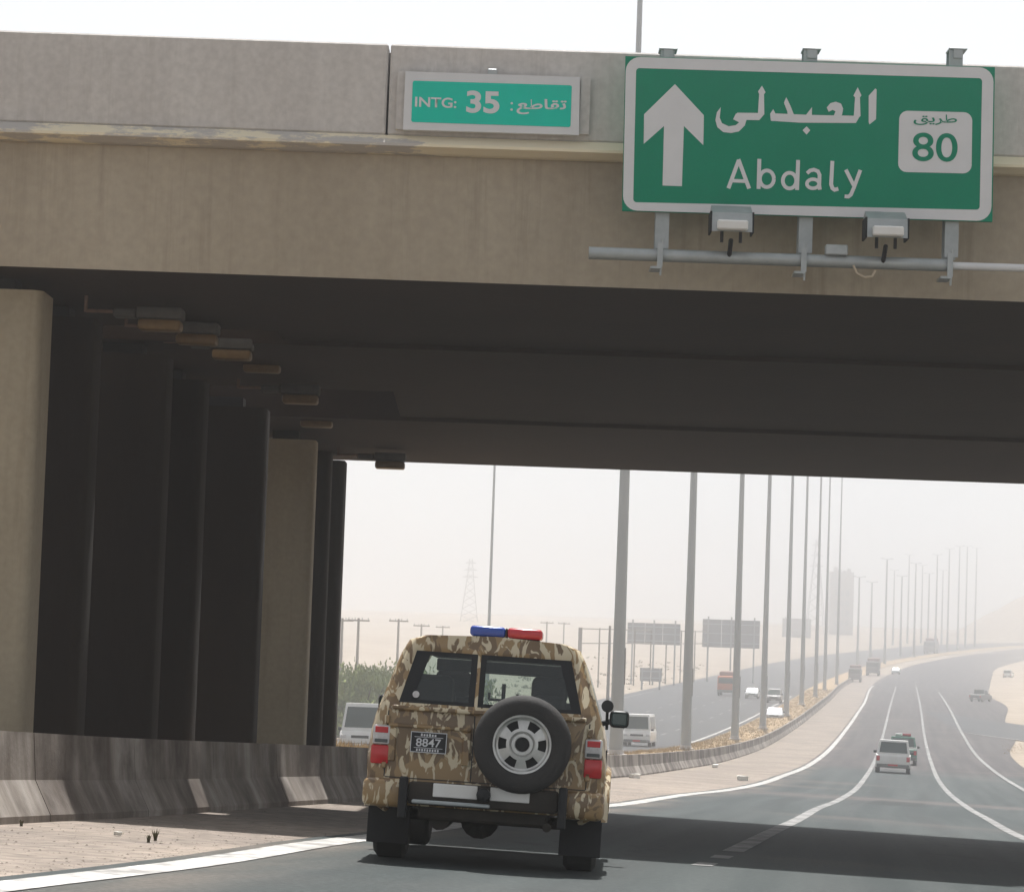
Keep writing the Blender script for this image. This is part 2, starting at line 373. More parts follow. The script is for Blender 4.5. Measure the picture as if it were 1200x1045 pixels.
def ledge_material():
    m = bpy.data.materials.new('ledge_peeling_paint'); m.use_nodes = True; t = m.node_tree; b = t.nodes['Principled BSDF']
    b.inputs['Roughness'].default_value = 0.9
    tc = t.nodes.new('ShaderNodeTexCoord')
    n = t.nodes.new('ShaderNodeTexNoise'); n.inputs['Scale'].default_value = 0.55; n.inputs['Detail'].default_value = 9; n.inputs['Roughness'].default_value = 0.72
    mp = t.nodes.new('ShaderNodeMapping'); mp.inputs['Scale'].default_value = (1, 2, 3.5); mp.inputs['Location'].default_value = (3.3, 0, 0)
    t.links.new(tc.outputs['Object'], mp.inputs['Vector']); t.links.new(mp.outputs[0], n.inputs['Vector'])
    cr = t.nodes.new('ShaderNodeValToRGB'); e = cr.color_ramp.elements
    e[0].position = 0.42; e[0].color = (0.46, 0.43, 0.40, 1); e[1].position = 0.46; e[1].color = (0.74, 0.66, 0.49, 1)
    t.links.new(n.outputs[0], cr.inputs[0]); t.links.new(cr.outputs[0], b.inputs['Base Color'])
    return m
M['ledge'] = ledge_material()

def camo_material():
    m = bpy.data.materials.new('desert_camouflage'); m.use_nodes = True; t = m.node_tree; b = t.nodes['Principled BSDF']
    b.inputs['Roughness'].default_value = 0.38; b.inputs['Specular IOR Level'].default_value = 0.5; b.inputs['Coat Weight'].default_value = 0.35; b.inputs['Coat Roughness'].default_value = 0.12
    tc = t.nodes.new('ShaderNodeTexCoord')
    mp = t.nodes.new('ShaderNodeMapping'); mp.inputs['Scale'].default_value = (1.25, 1.0, 0.6); mp.inputs['Location'].default_value = (0.3, 0.2, 0.55)
    t.links.new(tc.outputs['Object'], mp.inputs['Vector'])
    def nz(scale, det, dist):
        n = t.nodes.new('ShaderNodeTexNoise'); n.inputs['Scale'].default_value = scale; n.inputs['Detail'].default_value = det
        n.inputs['Distortion'].default_value = dist; t.links.new(mp.outputs[0], n.inputs['Vector']); return n
    def ramp(src, stops):
        r = t.nodes.new('ShaderNodeValToRGB'); r.color_ramp.interpolation = 'LINEAR'
        e = r.color_ramp.elements
        e[0].position, e[0].color = stops[0]; e[1].position, e[1].color = stops[1]
        for p, c in stops[2:]: x = e.new(p); x.color = c
        t.links.new(src.outputs[0], r.inputs[0]); return r
    a = ramp(nz(5.6, 2.5, 1.1), [(0.48, (0.115, 0.062, 0.021, 1)), (0.50, (0.27, 0.168, 0.066, 1))])
    light = ramp(nz(7.6, 2.2, 1.6), [(0.53, (0, 0, 0, 1)), (0.56, (1, 1, 1, 1))])
    mx = t.nodes.new('ShaderNodeMix'); mx.data_type = 'RGBA'; mx.inputs[7].default_value = (0.62, 0.54, 0.38, 1)
    t.links.new(light.outputs[0], mx.inputs[0]); t.links.new(a.outputs[0], mx.inputs[6])
    # road dust
    nd = nz(2.0, 5, 0.0); md = t.nodes.new('ShaderNodeMapRange'); md.inputs['To Min'].default_value = 0.05; md.inputs['To Max'].default_value = 0.3
    t.links.new(nd.outputs[0], md.inputs[0])
    m2 = t.nodes.new('ShaderNodeMix'); m2.data_type = 'RGBA'; m2.inputs[7].default_value = (0.32, 0.235, 0.135, 1)
    t.links.new(md.outputs[0], m2.inputs[0]); t.links.new(mx.outputs[2], m2.inputs[6])
    t.links.new(m2.outputs[2], b.inputs['Base Color'])
    return m
M['camo'] = camo_material()

# ------------------------------------------------------------------ road geometry of the place (metres)
ZC = smooth_table([(y, z+EYE) for y, z in [(0, -1.35), (15, -1.52), (24, -1.74), (31, -2.0), (45.8, -2.5), (66, -3.25), (90.6, -4.03), (130, -4.98),
      (180, -5.8), (229.7, -6.15), (300, -5.7), (367, -4.75), (450, -3.75), (536, -2.8), (620, -1.2), (700, 0.8), (800, 3.6),
      (900, 6.5), (1000, 9.5), (1200, 14.0), (1500, 19.0), (2500, 32.0), (3600, 46.0)]])
KS = lambda y: lerp_table([(0, -0.035), (50, -0.035), (95, -0.03), (230, -0.015), (380, 0.0), (4000, 0.0)], max(0, min(y, 3999)))
AX0 = lambda y: 0.1369*y - 2.2
def plane_z(x, y):
    d = max(-9.0, min(9.0, x-AX0(y))) if y < 540 else 0.0
    return ZC(y) + KS(y)*d
def hit(px, py, y0=14.0, y1=900.0):
    """where the ray of a pixel meets the road surface"""
    f = lambda y: (lambda p: p.z-plane_z(p.x, y))(at(px, py, y))
    y = y0
    while y < y1:
        if f(y) > 0 >= f(y*1.01): break
        y *= 1.01
    a, b = y, y*1.01
    for _ in range(30):
        m = (a+b)/2
        if f(m) > 0: a = m
        else: b = m
    return at(px, py, a)

def line_table(px, far=()):
    t = [(p.y, p.x) for p in (hit(*q) for q in px)] + [(d, at(x, 780, d).x) for x, d in far]
    t.sort(); o = [t[0]]
    for q in t[1:]:
        if q[0] > o[-1][0]+1.5: o.append(q)
    return o
LEFT_T = line_table([(-60, 1047), (240, 1010), (425, 982), (722, 943), (802, 931), (852, 925.5), (891, 918), (917, 909), (943, 899), (975, 875), (995, 850), (1012, 825), (1026, 801)],
                    [(1062, 700), (1104, 800), (1155, 900), (1212, 1000), (1360, 1250)])
XLEFT = smooth_table(LEFT_T)
L1_T = line_table([(856, 999), (921, 966.7), (957, 947.5), (983, 937), (1000.7, 926), (1013.7, 911), (1024.5, 892.5), (1033, 868), (1040, 840), (1050, 804)])
L2_T = line_table([(1198, 981), (1156.7, 959), (1135, 946.7), (1113, 930), (1100, 914), (1089.5, 888), (1083, 860), (1079, 830), (1074, 805)])
R_T = line_table([(1200, 926), (1156.7, 897), (1141.5, 881.7), (1128, 860), (1112.5, 830), (1100, 811)])
XL1 = smooth_table([(14, XLEFT(14)+3.7)] + [q for q in L1_T if q[0] > 20])
XL2 = smooth_table([(14, XLEFT(14)+7.5), (30, XLEFT(30)+7.6)] + [q for q in L2_T if q[0] > 34])
XRT = smooth_table([(14, XLEFT(14)+11.3), (40, XLEFT(40)+11.4), (70, XLEFT(70)+11.4)] + [q for q in R_T if q[0] > 80])
LMAX = L1_T[-1][0]
BARR = lambda y: XLEFT(y) - lerp_table([(10, 3.0), (52, 3.05), (105, 5.2), (150, 5.0), (600, 5.0), (1300, 5.0)], y)
def zt(x, y):
    """height of the ground anywhere"""
    z = plane_z(x, y); l = x - XLEFT(min(y, 1250)) if y < 1250 else x - XLEFT(1250) - (y-1250)*0.6
    n = mnoise.noise(Vector((x*0.02, y*0.012, 3.1))) + 0.5*mnoise.noise(Vector((x*0.07, y*0.05, 1.7)))
    if l < -34:
        t = min(1.0, (-l-34)/90.0); z += t*(2.2+1.6*n) + 0.35*n*min(1, (-l-34)/6)
    elif l > 22:
        t = min(1.0, (l-22)/60.0); f = min(1.0, max(0.0, (y-560)/250.0))
        z += t*(0.8+1.2*n) + t*f*(9+4*n)
    return z
def med_z(x, y):
    a, b = XLEFT(y)-9.95, BARR(y)-0.1
    t = max(0.0, min(1.0, (x-a)/(b-a)))
    g = lerp_table([(0, .1), (46, .3), (54, .8), (70, .72), (110, .60), (200, .50), (300, .4), (420, .3), (600, .3), (1300, .3)], max(0, y))
    return plane_z(x, y)+.03+g*math.sin(math.pi*t**1.25)**.6*(1+.12*mnoise.noise(Vector((x*.5, y*.25, 0))))
def gz(x, y): return plane_z(x, y)

# ------------------------------------------------------------------ ground, roads, markings
YS = [-40, -20, -5, 5, 12, 16] + [18+2*i for i in range(36)] + [92+6*i for i in range(30)] + [275+12*i for i in range(32)] + [670+25*i for i in range(24)] + [1300, 1450, 1700, 2000, 2500, 3000, 3500]
US = [-2600, -1500, -900, -600, -420, -320, -250, -200, -160, -130, -105, -85, -70, -58, -48, -42, -38, -35, -33.5, -32.4, -21, -9.9, -8, -5.2, -3, -0.4, 3, 8, 14, 17, 20, 24, 30, 38, 48, 60, 80, 110, 160, 240, 360, 600, 1200, 2400]
def xl_ext(y): return XLEFT(y) if y <= 1250 else XLEFT(1250)+(y-1250)*0.6
gv, gf = [], []
for j, y in enumerate(YS):
    for i, u in enumerate(US):
        x = xl_ext(y)+u
        gv.append((x, y, zt(x, y)-0.05))
nU = len(US)
for j in range(len(YS)-1):
    for i in range(nU-1):
        gf.append((j*nU+i, j*nU+i+1, (j+1)*nU+i+1, (j+1)*nU+i))
tag(raw('ground', gv, gf, M['sand'], smooth=True), kind='structure')

def strip(name, xa, xb, ys, m, lift, nx=2, parent=None, z=plane_z):
    v, f = [], []
    for y in ys:
        a, b = xa(y), xb(y)
        for i in range(nx):
            x = a+(b-a)*i/(nx-1); v.append((x, y, z(x, y)+lift))
    for j in range(len(ys)-1):
        for i in range(nx-1):
            f.append((j*nx+i, j*nx+i+1, (j+1)*nx+i+1, (j+1)*nx+i))
    return raw(name, v, f, m, parent, smooth=True)
RY = [y for y in YS if y <= 1245]
RIGHT_EDGE = smooth_table([(-40, XRT(14)-7.5+2.4), (14, XRT(14)+2.4), (120, XRT(120)+2.6), (230, XRT(230)+2.8), (285, XRT(285)+5.2), (330, at(1178, 850, 330).x), (400, at(1180, 840, 400).x), (470, at(1160, 820, 470).x),
                           (560, at(1160, 800, 560).x), (660, at(1166, 796, 660).x), (740, at(1190, 785, 740).x), (850, at(1240, 780, 850).x), (1000, XLEFT(1000)+26), (1250, XLEFT(1250)+26)])
road = tag(strip('road', lambda y: XLEFT(y)-0.35, RIGHT_EDGE, RY, M['asphalt'], 0.0, 9), kind='structure')
at_ = road.data.attributes.new('lateral', 'FLOAT', 'POINT')
at_.data.foreach_set('value', [v.co.x-XLEFT(v.co.y) for v in road.data.vertices])
opp = tag(strip('opposite_road', lambda y: XLEFT(y)-32.3, lambda y: XLEFT(y)-9.9, RY, M['oldasphalt'], 0.0, 9), kind='structure')
tag(strip('shoulder', lambda y: BARR(y)-0.6, lambda y: XLEFT(y)-0.33, [y for y in RY if y < 640], M['dust'], -0.015, 6), kind='structure')
tag(strip('median', lambda y: XLEFT(y)-9.95, lambda y: BARR(y)-0.1, [y for y in RY if y < 1240], M['soil'], 0.0, 12, z=med_z), kind='structure')
# ramp that joins from the right
ramp_v, ramp_f = [], []
rl = [hit(1129, 858), hit(1163, 862.5), hit(1200, 867.5)]
for k in range(9):
    t = k/8.0
    a = rl[0].lerp(rl[2], t*2) if t < 0.5 else rl[2]+Vector((rl[2].x-rl[0].x, rl[2].y-rl[0].y, 0))*((t-0.5)*5)
    b = a + Vector((6.5+2*t, 75-30*t, 0))
    for s in range(5):
        p = a.lerp(b, s/4.0); ramp_v.append((p.x, p.y, zt(p.x, p.y)+0.012))
for k in range(8):
    for s in range(4): ramp_f.append((k*5+s, (k+1)*5+s, (k+1)*5+s+1, k*5+s+1))
tag(raw('ramp_road', ramp_v, ramp_f, M['oldasphalt'], smooth=True), kind='structure')

def mark(name, xc, y0, y1, wd, m, parent, lift=0.006, step=None):
    ys, y = [], y0
    while y < y1: ys.append(y); y += step or max(1.0, y*0.02)
    ys.append(y1)
    return strip(name, lambda q: xc(q)-wd/2, lambda q: xc(q)+wd/2, ys, m, lift, 2, parent)
mark('edge_line', XLEFT, 12, LMAX, 0.35, M['line'], road)
mark('lane_line', XL1, 33, LMAX, 0.24, M['worn'], road)
for a in (27.6, 30.4): mark('lane_line', XL1, a, a+1.0, 0.2, M['worn'], road)
mark('lane_line', XL2, 14, LMAX, 0.24, M['worn'], road)
mark('edge_line', XRT, 14, LMAX*0.92, 0.28, M['worn'], road, lift=0.03)
OPPE = lambda y: XLEFT(y)-10.7
mark('edge_line', OPPE, 60, 420, 0.25, M['line'], opp)
mark('edge_line', lambda y: XLEFT(y)-30.5, 60, 420, 0.2, M['worn'], opp)
for k in range(3):
    yy = 80
    while yy < 420:
        mark('lane_dash', lambda q, k=k: XLEFT(q)-14.6-4.0*k, yy, yy+5, 0.2, M['worn'], opp); yy += 15
# ramp gore line
a, b = rl[0], rl[2]+Vector((rl[2].x-rl[0].x, rl[2].y-rl[0].y, 0))
gv2, gf2 = [], []
for i in range(13):
    p = a.lerp(b, i/12.0)
    for s in (-4.5, 4.5): gv2.append((p.x, p.y+s, zt(p.x, p.y)+0.022))
for i in range(12): gf2.append((2*i, 2*i+1, 2*i+3, 2*i+2))
raw('gore_line', gv2, gf2, M['line'], road)

# sandy rise beyond the bend
hc = at(1292, 740, 1190); hv, hf = [], []
for j in range(19):
    for i in range(25):
        x, y = hc.x+(-68+136*i/24), hc.y+(-80+160*j/18); r = math.hypot((x-hc.x)/66, (y-hc.y)/78)
        b_ = max(0.0, 1-r*r)**1.3
        hv.append((x, y, zt(x, y)-1.5+b_*(27+9*mnoise.noise(Vector((x*.02, y*.02, 0)))+2.5*mnoise.noise(Vector((x*.08, y*.08, 5))))))
for j in range(18):
    for i in range(24): hf.append((j*25+i, j*25+i+1, (j+1)*25+i+1, (j+1)*25+i))
tag(raw('hill', hv, hf, M['sand'], smooth=True), kind='structure')
# ------------------------------------------------------------------ concrete barrier
barrier = tag(empty('concrete_barrier', (BARR(40), 40, gz(BARR(40), 40))), 'long grey concrete safety barrier beside the left edge of the road', 'barrier')
PROF = [(-0.28, -0.1), (-0.28, 0.04), (-0.12, 0.36), (-0.085, 0.80), (0.085, 0.80), (0.12, 0.36), (0.28, 0.04), (0.28, -0.1)]
def barrier_point(y):
    x = BARR(y); dx = (BARR(y+0.5)-BARR(y-0.5)); n = Vector((1, -dx, 0)).normalized()
    return Vector((x, y, gz(x, y))), n
y = 12.0; loc0 = barrier.location.copy()
while y < 560:
    ln = 3.9 if y < 260 else 9.9
    v = []
    for t in ([0.012, 0.5*ln, ln-0.012] if ln < 5 else [0.02, ln-0.02]):
        p, n = barrier_point(y+t)
        for (s, h) in PROF: v.append(p + n*s + Vector((0, 0, h)) - loc0)
    nP = len(PROF); f = []
    for k in range(len(v)//nP-1):
        for i in range(nP): f.append((k*nP+i, k*nP+(i+1) % nP, (k+1)*nP+(i+1) % nP, (k+1)*nP+i))
    f.append(tuple(range(nP))[::-1]); f.append(tuple(range(len(v)-nP, len(v))))
    raw('barrier_segment', v, f, M['barrier'], barrier)
    y += ln

# ------------------------------------------------------------------ overpass
BR = tag(empty('highway_overpass', (-6, 40, gz(-6, 40))), 'concrete highway overpass spanning the road on rows of columns', 'overpass')
bl = BR.location
X0, X1 = -34.0, 40.0
SZ = lambda y: EYE + 4.11 - (y-32.1)*0.0385
def deck(y0, y1, top, m):
    """a box girder: soffit falling with distance"""
    bm = B()
    pts = [(y0, SZ(y0)), (y1, SZ(y1)), (y1, top), (y0, top)]
    prism(bm, pts, X0, X1, lambda u, v, d: (d-bl.x, u-bl.y, v-bl.z))
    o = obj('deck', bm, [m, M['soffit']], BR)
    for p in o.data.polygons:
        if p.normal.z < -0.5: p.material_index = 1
    return o
ZT = EYE + 5.50
deck(32.12, 36.3, ZT, M['girder'])
deck(37.45, 41.8, ZT-0.25, M['soffit'])  # inner decks dark on every face, shade painted into the colour
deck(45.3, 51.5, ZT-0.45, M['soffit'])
def infill(y0, y1, x0, top):
    bm = B(); prism(bm, [(y0, SZ(y0)+.06), (y1, SZ(y1)+.06), (y1, top), (y0, top)], x0, X1, lambda u, v, d: (d-bl.x, u-bl.y, v-bl.z))
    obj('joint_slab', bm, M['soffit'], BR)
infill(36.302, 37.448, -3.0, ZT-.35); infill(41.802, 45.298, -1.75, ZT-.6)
zl0, zl1, zp = EYE+5.50, EYE+5.69, EYE+6.71
bm = B(); prism(bm, [(31.80, zl0+0.05), (31.80, zl0+0.08), (31.945, zl1), (33.2, zl1), (33.2, zl0+0.003), (31.98, zl0+0.003)], X0, X1, lambda u, v, d: (d-bl.x, u-bl.y, v-bl.z))
obj('ledge', bm, M['ledge'], BR)
jx = at(455, 100, 31.95).x
for (a, b) in ((X0, jx-9.2), (jx-9.18, jx-0.012), (jx+0.012, jx+9.18), (jx+9.2, X1)):
    bm = B(); box(bm, a-bl.x, b-bl.x, 31.95-bl.y, 32.3-bl.y, zl1+0.003-bl.z, zp-bl.z, 0.02)
    obj('parapet_panel', bm, M['concrete'], BR)
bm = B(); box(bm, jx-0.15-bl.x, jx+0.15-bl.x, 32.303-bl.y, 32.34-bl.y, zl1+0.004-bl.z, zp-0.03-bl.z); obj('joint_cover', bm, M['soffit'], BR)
bm = B(); box(bm, X0-bl.x, X1-bl.x, 51.15-bl.y, 51.45-bl.y, ZT-0.445-bl.z, ZT+0.75-bl.z, 0.02)
obj('parapet_panel', bm, M['concrete'], BR)
def column(px, y, wd, dp, m, top=0.16):
    """right-hand edge seen at px, front face at y"""
    xr = at(px, 640, y).x; bm = B()
    zb = gz(xr-wd/2, y)-0.3; zt_ = SZ(y)-top
    box(bm, xr-wd-bl.x, xr-bl.x, y-bl.y, y+dp-bl.y, zb-bl.z, zt_-bl.z)
    es = [e for e in bm.edges if abs(e.verts[0].co.z-e.verts[1].co.z) > 1]
    bmesh.ops.bevel(bm, geom=es, offset=0.13, segments=4, affect='EDGES', profile=0.5)
    o = obj('column', bm, m, BR, smooth=True)
    bm = B(); box(bm, xr-wd*0.75-bl.x, xr-wd*0.3-bl.x, y+dp*0.25-bl.y, y+dp*0.75-bl.y, zt_-0.002-bl.z, SZ(y+dp)+0.03-bl.z)
    obj('bearing_pad', bm, M['dark'], BR)
for px, y, wd, dp, m in ((36, 32.7, 1.15, 0.9, 'column'), (98, 34.6, 1.1, 0.9, 'shadecol'), (186, 37.6, 1.15, 0.9, 'shadecol'), (231, 40.0, 1.1, 0.9, 'shadecol'),
                         (305, 42.9, 1.2, 0.9, 'shadecol'), (365, 47.0, 0.95, 0.75, 'column'), (384, 48.6, 0.95, 0.6, 'shadecol'), (400, 50.0, 0.95, 0.9, 'shadecol')):
    column(px, y, wd, dp, M[m])  # columns standing in shade take the darkened copy of the concrete

# lamps hung under the overpass
def underlight(px, py, y, label, rod=False):
    c = at(px, py, y)
    t = tag(empty('underpass_light', c), label, 'light', 'lamps hung under the overpass')
    bm = B(); box(bm, -0.25, 0.25, -0.16, 0.16, -0.065, 0.06, 0.035, 2); obj('lens', bm, M['amber'], t, True)
    bm = B(); box(bm, -0.27, 0.27, -0.18, 0.18, 0.063, 0.20, 0.03, 2); h = obj('housing', bm, M['lampgrey'], t, True)
    bm = B(); box(bm, -0.55, -0.272, -0.12, 0.12, 0.075, 0.175, 0.02); obj('ballast_box', bm, M['lampgrey'], h)
    bm = B(); tube(bm, (-0.55, 0, 0.145), (-0.88, 0, 0.145), 0.022); tube(bm, (-0.88, 0, 0.13), (-0.88, 0, SZ(y)-c.z+0.02), 0.022)
    obj('bracket', bm, M['bracketrust'], t)
LN = ['under the front edge of the overpass', 'second in from the front edge', 'third in from the front edge', 'fourth in from the front edge',
      'fifth in from the front edge', 'sixth in from the front edge', 'against the bright sky at the far edge']
for (px, py, y), s in zip([(188, 381.5, 34.0), (231, 398, 35.7), (272, 416, 37.6), (307, 431, 39.6), (352, 468, 41.0), (371, 496, 45.9), (457, 545, 49.4)], LN):
    underlight(px, py, y, 'amber lensed lamp hung below the dark soffit, ' + s)

# ------------------------------------------------------------------ signs on the overpass
def poly_px(bm, pts, Y):
    vs = [bm.verts.new(at(x, y, Y)) for x, y in pts]
    return bm.faces.new(vs)
def slab_px(bm, pts, Y0, Y1):
    a = [bm.verts.new(at(x, y, Y0)) for x, y in pts]
    b = [bm.verts.new((v.co.x, Y1, v.co.z)) for v in a]
    n = len(a); bm.faces.new(a[::-1]); bm.faces.new(b)
    for i in range(n): bm.faces.new((a[i], a[(i+1) % n], b[(i+1) % n], b[i]))
def rounded(c, r, n=6):
    """rounded quad from four corners"""
    out = []; c = [Vector(p) for p in c]
    for i in range(4):
        p, a, b = c[i], (c[i-1]-c[i]).normalized(), (c[(i+1) % 4]-c[i]).normalized()
        s, e, o = p+a*r, p+b*r, p+(a+b)*r
        for k in range(n+1):
            t = k/n*math.pi/2
            q = o - b*r*math.cos(t) - a*r*math.sin(t) if False else o + (s-o)*math.cos(t) + (e-o)*math.sin(t)
            out.append((q.x, q.y))
    return out
def ring_px(bm, a, b, Y):
    va = [bm.verts.new(at(x, y, Y)) for x, y in a]; vb = [bm.verts.new(at(x, y, Y)) for x, y in b]
    n = len(a)
    for i in range(n): bm.faces.new((va[i], va[(i+1) % n], vb[(i+1) % n], vb[i]))
def stroke_px(bm, pts, wd, Y):
    pts = [Vector(p) for p in pts]; L, Rr = [], []
    for i, p in enumerate(pts):
        d0 = (p-pts[i-1]).normalized() if i else None
        d1 = (pts[i+1]-p).normalized() if i < len(pts)-1 else None
        d = ((d0 or d1)+(d1 or d0)).normalized(); n = Vector((-d.y, d.x))
        k = 1.0/max(0.5, n.dot(Vector((-(d1 or d0).y, (d1 or d0).x))))
        L.append(p+n*wd/2*k); Rr.append(p-n*wd/2*k)
    va = [bm.verts.new(at(q.x, q.y, Y)) for q in L]; vb = [bm.verts.new(at(q.x, q.y, Y)) for q in Rr]
    for i in range(len(pts)-1): bm.faces.new((va[i], va[i+1], vb[i+1], vb[i]))
def arc(cx, cy, rx, ry, a0, a1, n=16):
    return [(cx+rx*math.cos(R(a0+(a1-a0)*i/n)), cy+ry*math.sin(R(a0+(a1-a0)*i/n))) for i in range(n+1)]
def text_px(name, s, p0, wpx, hpx, Y, m, parent, slope=0.0255, up=(0.011, -1.0), bold=0.0):
    """lettering fitted to a box whose lower left corner is p0"""
    c = bpy.data.curves.new('lettering', 'FONT'); c.body = s; c.offset = bold
    o = bpy.data.objects.new('lettering', c); COL.objects.link(o)
    bpy.context.view_layer.update()
    me = bpy.data.meshes.new_from_object(o.evaluated_get(bpy.context.evaluated_depsgraph_get()))
    bpy.data.objects.remove(o)
    xs = [v.co.x for v in me.vertices]; ys = [v.co.y for v in me.vertices]
    x0, x1, y0, y1 = min(xs), max(xs), min(ys), max(ys); pl = parent.location
    for v in me.vertices:
        u, q = (v.co.x-x0)/(x1-x0)*wpx, (v.co.y-y0)/(y1-y0)*hpx
        v.co = at(p0[0]+u+q*up[0], p0[1]+u*slope+q*up[1], Y) - pl
    me.materials.clear(); me.materials.append(m)
    return link(bpy.data.objects.new(name, me), parent)
def shift(o, parent):
    o.data.transform(Matrix.Translation(-parent.location)); return o
def part(name, bm, m, parent, smooth=False): return shift(obj(name, bm, m, parent, smooth), parent)

YS1 = 31.50
ds = tag(empty('direction_sign', at(946, 305, YS1)), 'large green road sign with white up arrow and two scripts on the overpass', 'road sign')
bm = B(); slab_px(bm, [(733, 66), (1166, 79), (1163, 260), (729, 247)], YS1, YS1+0.05); part('panel', bm, M['signgreen'], ds)
bm = B(); ring_px(bm, rounded([(733.6, 66.6), (1164.6, 79.6), (1161.6, 259.4), (729.8, 246.6)], 17), rounded([(745.5, 80), (1151, 92), (1148, 246), (742, 237.1)], 4), YS1-0.004)
part('border', bm, M['signwhite'], ds)
q = lambda x, y: (720+x/4.75, 50+y/4.75)
bm = B(); poly_px(bm, [q(*p) for p in [(337, 232), (498, 405), (495, 572), (387, 465), (376, 800), (268, 796), (276, 465), (163, 565), (165, 400)]], YS1-0.004)
part('arrow', bm, M['signwhite'], ds)
q = lambda x, y: (820+x/5.4545, 85+y/5.4545)
bm = B()
for k, pl in enumerate([
    [(1122, 103), (1131, 110), (1127, 300), (1085, 333), (1080, 320), (1080, 150)],
    [(470, 262), (700, 272), (1000, 278), (1028, 272), (998, 324), (640, 322), (455, 310), (452, 290)],
    [(470, 235), (484, 264), (470, 312), (455, 310), (450, 265)],
    [(553, 158), (578, 210), (608, 285), (600, 312), (565, 305), (560, 250), (538, 195)],
    [(718, 222), (716, 290), (665, 290)],
    [(824, 252), (812, 225), (835, 197), (870, 188), (903, 200), (917, 232), (910, 270), (890, 295), (850, 292), (868, 250), (850, 240)],
    [(1010, 95), (1034, 148), (1024, 160), (1028, 280), (1000, 300), (984, 290), (993, 160), (982, 150)],
    [(683, 345), (707, 370), (683, 398), (657, 370)],
    [(398, 85), (421, 128), (411, 140), (413, 268), (380, 306), (368, 300), (372, 262), (380, 140), (373, 122)],
    [(240, 258), (378, 260), (382, 306), (290, 304), (213, 300)],
    [(232, 262), (300, 300), (288, 340), (250, 378), (200, 388), (150, 382), (112, 350), (100, 305), (110, 255), (135, 222), (128, 290), (142, 325), (185, 345), (230, 338), (252, 320), (213, 300)]]):
    poly_px(bm, [q(*p) for p in pl], YS1-0.004-0.0006*k)
part('arabic_lettering', bm, M['signwhite'], ds)
bm = B(); W_ = 25/5.4545
for k, (pl, wd) in enumerate([([(183, 741), (250, 560)], 1.0), ([(247, 556), (316, 743)], 1.0), ([(205, 692), (300, 696)], 0.9),
    ([(381, 553), (376, 745)], 1.0), (arc(429, 680, 45, 53, 0, 360, 24), 0.95),
    ([(629, 560), (622, 752)], 1.0), (arc(574, 692, 43, 50, 0, 360, 24), 0.95),
    ([(686, 645), (705, 628), (730, 622), (755, 632), (766, 655), (764, 720), (768, 750)], 0.95), (arc(724, 712, 39, 29, 0, 360, 20), 0.9),
    ([(848, 566), (840, 715), (848, 740), (862, 750), (886, 744)], 1.0),
    ([(934, 622), (984, 722)], 0.95), ([(1027, 624), (985, 738), (966, 782), (950, 794), (926, 792)], 0.95)]):
    stroke_px(bm, [q(*p) for p in pl], W_*wd, YS1-0.004-0.0005*k)
part('latin_lettering', bm, M['signwhite'], ds)
bm = B(); poly_px(bm, rounded([(1054, 129.8), (1139.5, 132), (1138.5, 203.6), (1052.3, 201.6)], 10), YS1-0.004)
shield = part('route_shield', bm, M['signwhite'], ds)
n80 = text_px('numeral', '80', (1069, 188.8), 53, 33.5, YS1-0.008, M['signgreen'], ds, bold=0.008)
n80.parent = shield; 
tr_ = text_px('small_lettering', '\uFED6\uFEF3\uFEAE\uFEC3', (1070.5, 146.5), 51, 13.0, YS1-0.008, M['signgreen'], ds, bold=0.012)
tr_.parent = shield
# posts, conduit, floodlights
for px in (783, 951, 1122):
    bm = B(); pa = at(px, 60, 31.62); pb = at(px-8, 292+(px-783)*0.03, 31.62)
    box(bm, pb.x-0.075, pb.x+0.075, 31.58, 31.595, pb.z, pa.z); box(bm, pb.x-0.012, pb.x+0.012, 31.597, 31.78, pb.z, pa.z); box(bm, pb.x-0.075, pb.x+0.075, 31.782, 31.797, pb.z, pa.z)
    po = part('post', bm, M['galv'], ds)
    bm = B(); box(bm, pa.x-0.10, pa.x+0.10, 31.56, 31.82, pa.z+0.002, pa.z+0.025, 0.006); box(bm, pa.x-0.05, pa.x+0.05, 31.556, 31.579, pa.z-0.09, pa.z+0.0015)
    part('post_cap', bm, M['galv'], ds)
    bm = B(); pc = at(px-10, 300+(px-783)*0.035, 31.40)
    box(bm, pc.x-0.03, pc.x+0.03, 31.30, 31.318, pc.z-0.13, pc.z+0.13); box(bm, pc.x-0.10, pc.x+0.02, 31.298, 31.62, pc.z-0.15, pc.z-0.125)
    tube(bm, (pc.x+0.02, 31.33, pc.z+0.18), (pc.x+0.01, 31.33, pc.z-0.22), 0.012, n=6)
    part('pipe_clamp', bm, M['galv'], ds)
bm = B(); tube(bm, at(690, 296.5, 31.40), at(1110, 311, 31.40), 0.068, n=14); part('conduit_pipe', bm, M['galv'], ds, True)
bm = B(); tube(bm, at(1111, 311.5, 31.40), at(1290, 317, 31.40), 0.042, n=12); part('conduit_pipe', bm, M['signwhite'], ds, True)
